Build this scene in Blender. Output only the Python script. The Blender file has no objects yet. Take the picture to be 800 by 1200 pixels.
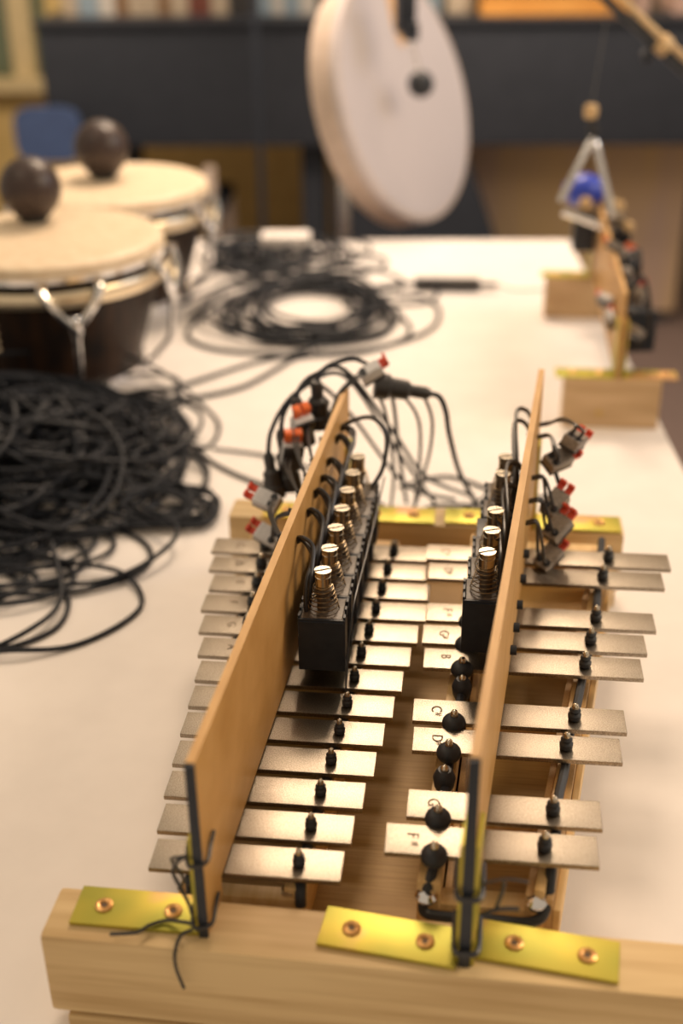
import bpy, bmesh, math, random
from mathutils import Vector, Matrix
PI = math.pi
S = bpy.context.scene
COL = S.collection
random.seed(7)

# ------------------------------------------------------------------ camera
def make_camera():
    pi_, ya, ro = 0.4834, -0.11258, -0.01131
    d = Vector((math.sin(ya)*math.cos(pi_), math.cos(ya)*math.cos(pi_), -math.sin(pi_)))
    r = Vector((math.cos(ya), -math.sin(ya), 0))
    u = r.cross(d)
    r2 = r*math.cos(ro)+u*math.sin(ro)
    u2 = -r*math.sin(ro)+u*math.cos(ro)
    cd = bpy.data.cameras.new('camera')
    cam = bpy.data.objects.new('camera', cd)
    COL.objects.link(cam)
    m = Matrix((r2, u2, -d)).transposed().to_4x4()
    m.translation = Vector((0.08702, -0.48959, 0.49103))
    cam.matrix_world = m
    cd.sensor_fit = 'VERTICAL'
    cd.sensor_height = 36
    cd.sensor_width = 24
    cd.lens = 42.0
    cd.clip_start = 0.02
    cd.dof.use_dof = True
    cd.dof.focus_distance = 0.775
    cd.dof.aperture_fstop = 3.1
    S.camera = cam
make_camera()

# ------------------------------------------------------------------ world, lights, exposure
w = bpy.data.worlds.new('world')
S.world = w
w.use_nodes = True
bg = w.node_tree.nodes['Background']
bg.inputs[0].default_value = (1.0, 0.80, 0.58, 1)
bg.inputs[1].default_value = 0.44

def area(name, loc, target, size, power, color, sy=None):
    l = bpy.data.lights.new(name, 'AREA')
    l.energy = power
    l.color = color
    l.shape = 'RECTANGLE'
    l.size = size
    l.size_y = sy or size
    o = bpy.data.objects.new(name, l)
    COL.objects.link(o)
    o.location = loc
    o.rotation_euler = (Vector(target)-Vector(loc)).to_track_quat('-Z', 'Y').to_euler()
    return o
area('ceiling_light_far', (0.02, 2.15, 1.75), (0, 0.5, 0), 0.6, 34, (1, 0.76, 0.54))
area('ceiling_light_near', (-1.1, 0.2, 1.75), (0, 0.4, 0), 0.8, 4, (1, 0.78, 0.55))
area('background_fill', (-0.4, 2.2, 1.5), (-0.5, 4.2, -0.6), 0.8, 50, (1, 0.80, 0.62))  # added fill to brighten the wall and furniture behind, not a room lamp
area('ceiling_light_right', (1.5, 0.5, 1.3), (0, 0.2, 0), 0.6, 14, (1, 0.75, 0.48))
area('cool_light_right', (1.9, 1.4, 1.3), (0, 1.9, 0.1), 0.9, 9, (0.85, 0.88, 1.0))  # cool area light at the right, where no window stands, toward the frame drum
S.view_settings.view_transform = 'Standard'
S.view_settings.look = 'None'
S.view_settings.gamma = 1
S.view_settings.use_curve_mapping = False
S.view_settings.exposure = 0.12

# ------------------------------------------------------------------ materials
MATS = {}
def mat(name, c1, c2=None, rough=0.5, metal=0.0, scale=(8, 8, 8), noise=6.0, detail=4, bump=0.0, bscale=None,
        ramp=(0.35, 0.65), coat=0.0, trans=0.0, c3=None, rough2=None, wave=None, spec=0.5):
    m = bpy.data.materials.new(name)
    m.use_nodes = True
    nt = m.node_tree
    b = nt.nodes['Principled BSDF']
    b.inputs['Roughness'].default_value = rough
    b.inputs['Metallic'].default_value = metal
    b.inputs['Coat Weight'].default_value = coat
    b.inputs['Transmission Weight'].default_value = trans
    b.inputs['Specular IOR Level'].default_value = spec
    b.inputs['Base Color'].default_value = (*c1, 1)
    tc = nt.nodes.new('ShaderNodeTexCoord')
    mp = nt.nodes.new('ShaderNodeMapping')
    mp.inputs['Scale'].default_value = scale
    nt.links.new(tc.outputs['Object'], mp.inputs[0])
    if wave:
        nz = nt.nodes.new('ShaderNodeTexWave')
        nz.bands_direction = wave
        nz.inputs['Scale'].default_value = noise
        nz.inputs['Distortion'].default_value = 6
        nz.inputs['Detail'].default_value = detail
        nz.inputs['Detail Scale'].default_value = 1.2
    else:
        nz = nt.nodes.new('ShaderNodeTexNoise')
        nz.inputs['Scale'].default_value = noise
        nz.inputs['Detail'].default_value = detail
    nt.links.new(mp.outputs[0], nz.inputs['Vector'])
    fac = nz.outputs['Fac']
    if c2:
        cr = nt.nodes.new('ShaderNodeValToRGB')
        e = cr.color_ramp.elements
        e[0].position, e[1].position = ramp
        e[0].color = (*c1, 1)
        e[1].color = (*c2, 1)
        if c3:
            x = cr.color_ramp.elements.new(min(1, ramp[1]+0.12))
            x.color = (*c3, 1)
        nt.links.new(fac, cr.inputs[0])
        nt.links.new(cr.outputs[0], b.inputs['Base Color'])
    if rough2 is not None:
        mr = nt.nodes.new('ShaderNodeMapRange')
        mr.inputs[3].default_value = rough
        mr.inputs[4].default_value = rough2
        nt.links.new(fac, mr.inputs[0])
        nt.links.new(mr.outputs[0], b.inputs['Roughness'])
    if bump:
        nb = nt.nodes.new('ShaderNodeTexNoise')
        nb.inputs['Scale'].default_value = bscale or noise
        nb.inputs['Detail'].default_value = 3
        nt.links.new(tc.outputs['Object'], nb.inputs['Vector'])
        bp = nt.nodes.new('ShaderNodeBump')
        bp.inputs['Strength'].default_value = bump
        bp.inputs['Distance'].default_value = 0.0004
        nt.links.new(nb.outputs['Fac'], bp.inputs['Height'])
        nt.links.new(bp.outputs[0], b.inputs['Normal'])
    MATS[name] = m
    return m
M = MATS
mat('table_white', (0.83, 0.78, 0.75), (0.87, 0.82, 0.79), rough=0.42, noise=3)
mat('pine', (0.56, 0.375, 0.17), (0.76, 0.565, 0.30), rough=0.55, scale=(3, 40, 60), noise=2.2, detail=6, ramp=(0.3, 0.62))
mat('pine_rail', (0.70, 0.45, 0.18), (0.84, 0.60, 0.30), rough=0.5, scale=(90, 4, 60), noise=2.0, ramp=(0.3, 0.7))
mat('pine_block', (0.50, 0.33, 0.17), (0.64, 0.45, 0.26), rough=0.6, scale=(4, 30, 30), noise=2.5)
mat('panel_wood', (0.42, 0.255, 0.085), (0.50, 0.315, 0.11), rough=0.5, scale=(8, 160, 90), noise=3.0, detail=5, bump=0.2, bscale=300, spec=0.25)
mat('board_wood', (0.50, 0.27, 0.08), (0.64, 0.38, 0.14), rough=0.5, scale=(40, 10, 12), noise=3.0, detail=7, ramp=(0.25, 0.75), bump=0.25, bscale=700)
mat('board_edge', (0.60, 0.38, 0.17), (0.70, 0.47, 0.24), rough=0.6, noise=150)
mat('bar_metal', (0.26, 0.225, 0.185), (0.46, 0.405, 0.335), rough=0.24, metal=1.0, scale=(1, 1, 1), noise=1400, detail=2, ramp=(0.38, 0.62), rough2=0.42, bump=0.45, bscale=1400)
mat('zinc_yellow', (0.40, 0.38, 0.06), (0.56, 0.46, 0.07), rough=0.42, metal=0.6, scale=(1, 1, 1), noise=28, detail=1, ramp=(0.35, 0.58), c3=(0.62, 0.36, 0.18))
mat('rivet_brass', (0.72, 0.38, 0.14), (0.80, 0.50, 0.20), rough=0.35, metal=0.8, noise=60)
mat('black_metal', (0.016, 0.021, 0.032), (0.022, 0.027, 0.038), rough=0.42, noise=20, spec=0.4)
mat('coil_black', (0.06, 0.046, 0.036), (0.12, 0.09, 0.065), rough=0.45, noise=40)
mat('rubber', (0.018, 0.022, 0.030), (0.026, 0.030, 0.038), rough=0.5, noise=30)
mat('wire_black', (0.022, 0.022, 0.025), (0.03, 0.03, 0.034), rough=0.36, noise=30)
mat('cable_black', (0.012, 0.015, 0.022), (0.016, 0.019, 0.027), rough=0.55, noise=12, spec=0.25)
mat('nickel', (0.62, 0.55, 0.44), (0.74, 0.67, 0.56), rough=0.2, metal=1.0, noise=80)
mat('spring_steel', (0.20, 0.15, 0.09), (0.34, 0.26, 0.17), rough=0.3, metal=1.0, noise=80)
mat('chrome', (0.82, 0.82, 0.84), (0.9, 0.9, 0.92), rough=0.12, metal=1.0, noise=5)
mat('hoop_metal', (0.86, 0.72, 0.52), (0.92, 0.80, 0.60), rough=0.28, metal=0.85, noise=6)
mat('lever_red', (0.62, 0.06, 0.03), (0.72, 0.09, 0.04), rough=0.4, noise=30)
mat('lever_orange', (0.75, 0.13, 0.02), (0.80, 0.17, 0.04), rough=0.4, noise=30)
mat('connector_grey', (0.20, 0.175, 0.155), (0.32, 0.28, 0.25), rough=0.3, noise=60)
mat('connector_clear', (0.62, 0.62, 0.64), (0.72, 0.72, 0.74), rough=0.25, noise=60)
mat('plug_black', (0.03, 0.03, 0.034), (0.045, 0.042, 0.042), rough=0.38, noise=60)
mat('ink', (0.13, 0.085, 0.05), rough=0.7)
mat('drum_skin', (0.74, 0.58, 0.40), (0.82, 0.68, 0.50), rough=0.5, noise=9)
mat('drum_shell', (0.016, 0.014, 0.015), (0.050, 0.026, 0.016), rough=0.4, spec=0.25, scale=(30, 30, 4), noise=2)
mat('ball_brown', (0.028, 0.018, 0.018), (0.055, 0.034, 0.030), rough=0.38, noise=14)
mat('skin_white', (0.56, 0.52, 0.55), (0.60, 0.56, 0.59), rough=0.45, scale=(1, 1, 1), noise=3)
mat('stain_arm_shade', (0.62, 0.36, 0.16), (0.74, 0.50, 0.30), rough=0.5, noise=8)
mat('frame_shell', (0.55, 0.44, 0.36), (0.66, 0.54, 0.46), rough=0.35, noise=6)
mat('blue_rubber', (0.02, 0.045, 0.42), (0.03, 0.07, 0.55), rough=0.35, noise=8)
mat('tan_rubber', (0.60, 0.40, 0.20), (0.72, 0.52, 0.28), rough=0.5, noise=12)
mat('piano_black', (0.030, 0.034, 0.043), (0.034, 0.038, 0.048), rough=0.45, noise=3, spec=0.15)
mat('dark_cloth', (0.028, 0.032, 0.041), (0.032, 0.036, 0.046), rough=0.9, noise=3, spec=0.1)
mat('wall_ochre', (0.56, 0.40, 0.15), (0.62, 0.45, 0.18), rough=0.85, noise=2)
mat('wall_brown', (0.52, 0.34, 0.12), (0.60, 0.40, 0.15), rough=0.8, noise=2.5)
mat('floor_mat', (0.12, 0.085, 0.075), (0.17, 0.12, 0.105), rough=0.7, noise=12, detail=6)
mat('panel_tan', (0.64, 0.44, 0.19), (0.52, 0.37, 0.28), rough=0.7, scale=(6, 1, 1), noise=1.2)
mat('window_cream', (0.55, 0.44, 0.24), (0.62, 0.50, 0.28), rough=0.6, noise=5)
mat('chair_blue', (0.04, 0.065, 0.15), (0.05, 0.085, 0.19), rough=0.5, noise=5)
mat('wood_orange', (0.60, 0.26, 0.05), (0.70, 0.34, 0.08), rough=0.5, scale=(2, 20, 20), noise=3)
def glass():
    m = mat('glass', (0.10, 0.13, 0.08), (0.14, 0.17, 0.10), rough=0.08, noise=2, spec=0.8)
glass()

# ------------------------------------------------------------------ mesh builder
class MB:
    def __init__(self):
        self.v = []; self.f = []; self.mi = []; self.cur = 0
    def add(self, vs, fs, mi=None):
        n = len(self.v)
        self.v += [Vector(a) for a in vs]
        self.f += [tuple(n+i for i in f) for f in fs]
        self.mi += [self.cur if mi is None else mi]*len(fs)
        return self
    def box(self, c, s, R=None, bev=0.0):
        c = Vector(c); hx, hy, hz = s[0]/2, s[1]/2, s[2]/2
        R = R or Matrix.Identity(3)
        if bev <= 0:
            vs = [c+R@Vector((x*hx, y*hy, z*hz)) for z in (-1, 1) for y in (-1, 1) for x in (-1, 1)]
            fs = [(0, 2, 3, 1), (4, 5, 7, 6), (0, 1, 5, 4), (2, 6, 7, 3), (0, 4, 6, 2), (1, 3, 7, 5)]
            return self.add(vs, fs)
        bm = bmesh.new()
        bmesh.ops.create_cube(bm, size=1)
        for v in bm.verts:
            v.co = Vector((v.co.x*s[0], v.co.y*s[1], v.co.z*s[2]))
        bmesh.ops.bevel(bm, geom=list(bm.edges), offset=bev, segments=2, affect='EDGES', profile=0.7)
        bm.verts.index_update()
        vs = [c+R@v.co for v in bm.verts]
        fs = [tuple(v.index for v in f.verts) for f in bm.faces]
        bm.free()
        return self.add(vs, fs)
    def prism(self, poly, z0, z1, fn=None):
        n = len(poly)
        vs = [Vector((p[0], p[1], z0)) for p in poly]+[Vector((p[0], p[1], z1)) for p in poly]
        if fn: vs = [Vector(fn(v)) for v in vs]
        fs = [tuple(reversed(range(n))), tuple(range(n, 2*n))]
        fs += [(i, (i+1) % n, n+(i+1) % n, n+i) for i in range(n)]
        return self.add(vs, fs)
    def lathe(self, prof, c=(0, 0, 0), axis=(0, 0, 1), seg=24, cap=True):
        c = Vector(c); a = Vector(axis).normalized()
        t = Vector((1, 0, 0)) if abs(a.x) < 0.9 else Vector((0, 1, 0))
        u = (t-a*t.dot(a)).normalized(); v = a.cross(u)
        vs = []; fs = []
        for (r, h) in prof:
            for k in range(seg):
                th = 2*PI*k/seg
                vs.append(c+a*h+u*(r*math.cos(th))+v*(r*math.sin(th)))
        for i in range(len(prof)-1):
            for k in range(seg):
                k2 = (k+1) % seg
                fs.append((i*seg+k, i*seg+k2, (i+1)*seg+k2, (i+1)*seg+k))
        if cap:
            fs.append(tuple(reversed(range(seg))))
            fs.append(tuple(range((len(prof)-1)*seg, len(prof)*seg)))
        return self.add(vs, fs)
    def cyl(self, a, b, r, r2=None, seg=16):
        a = Vector(a); b = Vector(b)
        return self.lathe([(r, 0), (r if r2 is None else r2, (b-a).length)], a, b-a, seg)
    def sphere(self, c, r, sc=(1, 1, 1), seg=24, rings=14):
        prof = []
        c = Vector(c)
        vs = []; fs = []
        for i in range(1, rings):
            ph = PI*i/rings
            for k in range(seg):
                th = 2*PI*k/seg
                vs.append(c+Vector((r*sc[0]*math.sin(ph)*math.cos(th), r*sc[1]*math.sin(ph)*math.sin(th), -r*sc[2]*math.cos(ph))))
        for i in range(rings-2):
            for k in range(seg):
                k2 = (k+1) % seg
                fs.append((i*seg+k, i*seg+k2, (i+1)*seg+k2, (i+1)*seg+k))
        b = len(vs); vs += [c+Vector((0, 0, -r*sc[2])), c+Vector((0, 0, r*sc[2]))]
        for k in range(seg):
            k2 = (k+1) % seg
            fs.append((b, k2, k)); fs.append((b+1, (rings-2)*seg+k, (rings-2)*seg+k2))
        return self.add(vs, fs)
    def tube(self, pts, r, seg=8, closed=False):
        pts = [Vector(p) for p in pts]
        n = len(pts)
        vs = []; fs = []
        prev = None
        for i, p in enumerate(pts):
            if closed: t = pts[(i+1) % n]-pts[i-1]
            else: t = pts[min(i+1, n-1)]-pts[max(i-1, 0)]
            if t.length < 1e-9: t = Vector((0, 0, 1))
            t.normalize()
            if prev is None:
                x = Vector((0, 0, 1)) if abs(t.z) < 0.9 else Vector((1, 0, 0))
                u = (x-t*x.dot(t)).normalized()
            else:
                u = prev-t*prev.dot(t)
                u = u.normalized() if u.length > 1e-6 else t.orthogonal().normalized()
            prev = u
            v = t.cross(u)
            rr = r(i/(n-1)) if callable(r) else r
            for k in range(seg):
                th = 2*PI*k/seg
                vs.append(p+u*(rr*math.cos(th))+v*(rr*math.sin(th)))
        m = n if closed else n-1
        for i in range(m):
            j = (i+1) % n
            for k in range(seg):
                k2 = (k+1) % seg
                fs.append((i*seg+k, i*seg+k2, j*seg+k2, j*seg+k))
        if not closed:
            fs.append(tuple(reversed(range(seg)))); fs.append(tuple(range((n-1)*seg, n*seg)))
        return self.add(vs, fs)
    def build(self, name, mats, parent=None, smooth=True, fix=True, origin=None):
        """link as ONE mesh object; coordinates given in world space, stored relative to the parent."""
        if not isinstance(mats, (list, tuple)): mats = [mats]
        base = wpos(parent) if parent else Vector((0, 0, 0))
        if origin is None:
            org = sum(self.v, Vector())/len(self.v) if not parent else base
            if not parent:
                org.z = min(v.z for v in self.v)
        else:
            org = Vector(origin)
        me = bpy.data.meshes.new(name)
        me.from_pydata([tuple(v-org) for v in self.v], [], self.f)
        for m in mats: me.materials.append(M[m])
        for p, i in zip(me.polygons, self.mi): p.material_index = i
        if fix:
            bm = bmesh.new(); bm.from_mesh(me)
            bmesh.ops.recalc_face_normals(bm, faces=list(bm.faces))
            bm.to_mesh(me); bm.free()
        if smooth:
            for p in me.polygons: p.use_smooth = True
            try: me.set_sharp_from_angle(angle=math.radians(35))
            except Exception: pass
        o = bpy.data.objects.new(name, me)
        COL.objects.link(o)
        o.location = org-base
        if parent: o.parent = parent
        return o

def wpos(o):
    p = Vector((0, 0, 0))
    while o:
        p += o.location; o = o.parent
    return p
def tag(o, label, cat=None, group=None, kind=None):
    if label: o['label'] = label
    if cat: o['category'] = cat
    if group: o['group'] = group
    if kind: o['kind'] = kind
    return o
def thing(name, loc, label, cat, group=None):
    o = bpy.data.objects.new(name, None)
    o.empty_display_size = 0.02
    COL.objects.link(o)
    o.location = loc
    return tag(o, label, cat, group)
def Rz(a): return Matrix.Rotation(a, 3, 'Z')
def smooth(pts, n=8, closed=False):
    P = [Vector(p) for p in pts]; N = len(P); out = []
    for i in range(N if closed else N-1):
        if closed: a, b, c, d = P[i-1], P[i], P[(i+1) % N], P[(i+2) % N]
        else: a, b, c, d = P[max(i-1, 0)], P[i], P[i+1], P[min(i+2, N-1)]
        for k in range(n):
            t = k/n
            out.append(0.5*((2*b)+(c-a)*t+(2*a-5*b+4*c-d)*t*t+(3*b-a-3*c+d)*t**3))
    if not closed: out.append(P[-1])
    return out

TZ = -0.085        # table top
FZ = -0.85         # floor
TA = math.radians(4.0)
E1 = Vector((math.cos(TA), math.sin(TA), 0)); E2 = Vector((-math.sin(TA), math.cos(TA), 0))
CORN = Vector((0.262, 1.700, 0))
def T(a, b, z=0.0):        # a to the right of the table corner, b beyond it
    p = CORN+E1*a+E2*b
    return Vector((p.x, p.y, z))
RT = Rz(TA)

# ------------------------------------------------------------------ the setting
def structure():
    b = MB(); b.box(T(-0.5, 0.3, FZ-0.05), (6.4, 6.4, 0.1), RT); tag(b.build('floor', 'floor_mat', smooth=False), None, kind='structure')
    b = MB(); b.box(T(0.0, 2.95, FZ+1.3), (5.6, 0.1, 2.6), RT); tag(b.build('wall_back', 'wall_brown', smooth=False), None, kind='structure')
    # ochre wall on the left with a cream framed window
    b = MB()
    y = 2.80
    for (x0, x1, z0, z1) in ((-3.2, -1.55, FZ, -0.20), (-3.2, -2.45, -0.20, 1.75), (-1.66, -1.55, -0.20, 1.75), (-2.45, -1.66, 1.05, 1.75)):
        b.box(T((x0+x1)/2, y, (z0+z1)/2), (x1-x0, 0.10, z1-z0), RT)
    tag(b.build('wall_left', 'wall_ochre', smooth=False), None, kind='structure')
    b = MB()
    b.box(T(-2.06, y-0.10, -0.19), (0.84, 0.10, 0.05), RT, bev=0.006)
    for x in (-2.42, -2.08, -1.765): b.box(T(x, y-0.03, 0.44), (0.085, 0.05, 1.22), RT)
    b.box(T(-2.05, y-0.03, 1.03), (0.78, 0.05, 0.05), RT)
    tag(b.build('window_1', 'window_cream', smooth=False), None, kind='structure')
    b = MB(); b.box(T(-2.05, y, 0.43), (0.80, 0.01, 1.22), RT)
    tag(b.build('window_2', 'glass', smooth=False), None, kind='structure')
structure()

def table():
    t = thing('table', T(-0.5, -1.0, FZ), 'large white-topped table carrying all the instruments and cables', 'table')
    b = MB(); b.box(T(-0.5, -1.02, TZ-0.014), (1.0, 2.04, 0.028), RT, bev=0.002); b.build('tabletop', 'table_white', t)
    for a in (-0.95, -0.05):
        for c in (-1.98, -0.06):
            b = MB(); b.box(T(a, c, (FZ+TZ-0.028)/2), (0.05, 0.05, TZ-0.028-FZ), RT, bev=0.003); b.build('leg', 'nickel', t)
table()

# ------------------------------------------------------------------ glockenspiel
PITCH = 0.03; BW = 0.0236; BT = 0.0032
NR = [0.0286, 0.0316, 0.0355, 0.0398, 0.0429, 0.0473, 0.0514, 0.0551, 0.0589, 0.0638, 0.0651, 0.062, 0.0602]
NL = [-0.0807, -0.0832, -0.0864, -0.0882, -0.0900, -0.0915, -0.0935, -0.0980, -0.1037, -0.1085, -0.1085, -0.1147, -0.1189]
NAT_NOTES = ['A', 'G', 'F', 'E', 'D', 'C', 'H', 'A', 'G', 'F', 'E', 'D', 'C']
NPX = [0.004, 0.007, 0.009, 0.012, 0.014, 0.016, 0.018, 0.020, 0.023, 0.0255, 0.028, 0.030, 0.033]
ACC = {0: (0.0521, 0.1706, 0.141, 0.080, 'F#'), 1: (0.0627, 0.1748, 0.147, 0.081, 'G#'), 3: (0.0627, 0.1919, 0.158, 0.0855, 'D#'),
       4: (0.0612, 0.1976, 0.165, 0.088, 'C#'), 6: (0.0654, 0.2148, 0.176, 0.092, 'B'), 7: (0.0632, 0.2206, 0.182, 0.094, 'G#'),
       8: (0.0649, 0.2304, 0.188, 0.096, 'F#'), 10: (0.0636, 0.2441, 0.198, 0.101, 'D#'), 11: (0.0607, 0.2527, 0.205, 0.103, 'C#')}
AZ = 0.0129; AO = 0.0118

def letter(txt, x, y, z, size, parent):
    if len(txt) > 1:
        letter(txt[1], x+size*0.30, y-size*0.72, z, size*0.62, parent)
        txt = txt[0]
    cu = bpy.data.curves.new('t', 'FONT'); cu.body = txt; cu.size = size; cu.extrude = 0.00005; cu.align_x = 'LEFT'
    cu.offset = 0.0
    to = bpy.data.objects.new('t', cu); COL.objects.link(to)
    bpy.context.view_layer.update()
    me = bpy.data.meshes.new_from_object(to.evaluated_get(bpy.context.evaluated_depsgraph_get()))
    bpy.data.objects.remove(to); bpy.data.curves.remove(cu)
    me.materials.clear(); me.materials.append(M['ink'])
    me.name = 'note_letter'
    o = bpy.data.objects.new('note_letter', me); COL.objects.link(o)
    o.parent = parent
    o.rotation_euler = (0, 0, -PI/2)
    o.location = Vector((x, y, z))-wpos(parent)
    return o

def pin(x, y, z, r, h, parent, big=False):
    b = MB()
    if big:
        b.sphere((x, y, z+r*0.55), r, (1, 1, 0.85), 20, 12)
    else:
        b.lathe([(r*0.8, 0), (r*1.15, h*0.12), (r*1.2, h*0.4), (r*0.8, h*0.55), (r*1.05, h*0.7), (r*0.75, h*0.85)], (x, y, z), seg=16)
    b.build('rubber_sleeve', 'rubber', parent)
    b = MB()
    top = z+(r*1.35 if big else h*0.82)
    k = 0.0026 if big else r*0.62
    b.lathe([(k, 0), (k, 0.0018), (k*0.7, 0.0034), (k*0.15, 0.0040)], (x, y, top), seg=14)
    b.build('pin', 'nickel', parent)

def glockenspiel():
    g = thing('glockenspiel', (0.03, 0.2, TZ), 'two-row glockenspiel with silver note bars on wooden sound boxes', 'glockenspiel')
    # wooden parts
    def rail(name, x0, y0, x1, y1, z0, z1, wd, m='pine_rail'):
        b = MB(); d = Vector((x1-x0, y1-y0, 0)); a = math.atan2(d.y, d.x)
        b.box(((x0+x1)/2, (y0+y1)/2, (z0+z1)/2), (d.length, wd, z1-z0), Rz(a), bev=0.0012)
        return b.build(name, m, g)
    b = MB(); b.prism([(-0.062, 0.0), (0.072, 0.0), (0.10, 0.425), (-0.10, 0.425)], -0.052, -0.046); b.build('base_panel', 'panel_wood', g)
    for (x0, x1) in ((-0.055, -0.088), (0.002, 0.028)):
        rail('bar_rail', x0, 0.002, x1, 0.41, -0.046, -0.010, 0.012)
    rail('end_board', -0.065, 0.006, 0.008, 0.006, -0.046, -0.018, 0.010)
    rail('end_board', -0.095, 0.412, 0.035, 0.412, -0.046, -0.014, 0.010)
    # accidental box
    b = MB(); b.prism([(0.072, 0.008), (0.140, 0.008), (0.208, 0.41), (0.103, 0.41)], -0.050, -0.044); b.build('box_floor', 'panel_wood', g)
    rail('bar_rail', 0.0775, 0.004, 0.1035, 0.41, -0.046, 0.000, 0.013)
    rail('box_inner_wall', 0.0885, 0.022, 0.1135, 0.40, -0.044, -0.022, 0.004, 'board_edge')
    for dx, zt, m in ((0.0, 0.000, 'pine_rail'), (-0.0055, -0.004, 'board_edge'), (0.0060, -0.006, 'board_edge'), (0.0105, -0.014, 'pine_rail')):
        rail('bar_rail' if dx == 0 else 'side_strip', 0.1385+dx, 0.004, 0.205+dx, 0.40, -0.046 if dx else -0.044, zt, 0.0042 if dx else 0.0060, m)
    rail('end_board', 0.072, 0.011, 0.143, 0.011, -0.046, -0.016, 0.013)
    rail('end_board', 0.100, 0.412, 0.208, 0.412, -0.046, -0.010, 0.013)
    rail('cross_brace', 0.088, 0.082, 0.150, 0.082, -0.044, -0.022, 0.010)
    rail('cross_brace', 0.098, 0.183, 0.168, 0.183, -0.044, -0.018, 0.010)
    rail('cross_brace', 0.106, 0.312, 0.190, 0.312, -0.044, -0.018, 0.010)
    for x, y, z in ((-0.08, 0.01, 0), (0.02, 0.01, 0), (0.11, 0.02, 0), (-0.09, 0.40, 0), (0.19, 0.39, 0)):
        b = MB(); b.lathe([(0.009, TZ), (0.010, TZ+0.006), (0.008, -0.050)], (x*0.9, y+0.01, 0), seg=16); b.build('foot', 'rubber', g)
    # natural bars
    for k in range(13):
        y0 = k*PITCH; yc = y0+BW/2
        bb = MB(); bb.box(((NL[k]+NR[k])/2, yc, -BT/2), (NR[k]-NL[k], BW, BT), bev=0.0005)
        bar = bb.build('note_bar', 'bar_metal', g)
        pin(NPX[k], yc-0.001, 0.0, 0.0031, 0.0092, bar)
        lx = -0.053-0.0018*k
        pin(lx, yc-0.001, 0.0, 0.0040, 0.0095, bar)
        letter(NAT_NOTES[k], NL[k]+0.020, yc+0.0035, 0.0002, 0.0095, bar)
    for k, (xl, xr, px, lx, nm) in ACC.items():
        y0 = AO+k*PITCH; yc = y0+BW/2
        bb = MB(); bb.box(((xl+xr)/2, yc, AZ-BT/2), (xr-xl, BW, BT), bev=0.0005)
        bar = bb.build('note_bar', 'bar_metal', g)
        pin(px, yc-0.001, AZ, 0.0036, 0.0105, bar)
        pin(lx, yc-0.0125, AZ-0.004, 0.0078, 0.012, bar, big=True)
        letter(nm, xl+0.012, yc+0.0050, AZ+0.0002, 0.0100, bar)
    # free-standing big pins on the inner rail, between the bar groups
    for (x, y) in ((0.0835, 0.0815), (0.0925, 0.176), (0.099, 0.300)):
        b = MB(); b.lathe([(0.0045, 0), (0.0062, 0.004), (0.0070, 0.010), (0.0055, 0.014), (0.004, 0.016)], (x, y, 0.000), seg=18); p = b.build('cord_post', 'rubber', g)
        b = MB(); b.lathe([(0.0026, 0), (0.0026, 0.0018), (0.0014, 0.0035), (0.0003, 0.004)], (x, y, 0.0155), seg=14); b.build('pin', 'nickel', p)
    # black cord that carries the bars
    b = MB()
    pts = [(0.078, 0.030, 0.0065), (0.0805, 0.012, 0.010), (0.0765, 0.006, 0.006), (0.0745, 0.000, -0.004), (0.0735, 0.0065, -0.0135)]
    b.tube(smooth([(0.103, 0.40, 0.006), (0.099, 0.30, 0.006), (0.0925, 0.18, 0.006), (0.087, 0.11, 0.006), (0.083, 0.06, 0.006), (0.081, 0.02, 0.004), (0.077, 0.004, -0.004), (0.0752, -0.001, -0.016),
                   (0.085, -0.002, -0.0185), (0.11, -0.002, -0.0185), (0.136, -0.001, -0.0185), (0.1435, 0.006, -0.012), (0.1455, 0.02, 0.002), (0.1490, 0.045, 0.0055), (0.152, 0.075, 0.0050), (0.157, 0.100, 0.0060), (0.163, 0.14, 0.006), (0.169, 0.168, 0.0055), (0.174, 0.195, 0.0055), (0.183, 0.24, 0.006), (0.190, 0.28, 0.0055), (0.2045, 0.40, 0.005)], 8), 0.0030, 8)
    b.build('support_cord', 'rubber', g)
    for x, y in ((0.0765, 0.0030), (0.1370, 0.0045)):
        b = MB(); b.lathe([(0.0036, 0), (0.0060, 0.003), (0.0064, 0.005), (0.0048, 0.0075), (0.001, 0.0088)], (x, y-0.001, -0.0125), seg=20); b.build('round_head_screw', 'chrome', g)
    for sx in (0, 1):
        b = MB()
        if sx: P = [(0.032, 0.40, -0.0066), (0.020, 0.25, -0.0066), (0.008, 0.06, -0.0066), (0.0045, 0.02, -0.0066), (0.0055, 0.004, -0.011), (0.006, -0.001, -0.02)]
        else: P = [(-0.088, 0.40, -0.0066), (-0.072, 0.2, -0.0066), (-0.0585, 0.02, -0.0066), (-0.057, 0.002, -0.012), (-0.056, -0.001, -0.03)]
        b.tube(smooth(P, 8), 0.0032, 8); b.build('support_cord', 'rubber', g)
    b = MB(); b.lathe([(0.003, 0), (0.0045, 0.003), (0.0035, 0.005), (0.001, 0.0062)], (-0.002, 0.0055, -0.0185), seg=18); b.build('round_head_screw', 'chrome', g)
glockenspiel()

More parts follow.
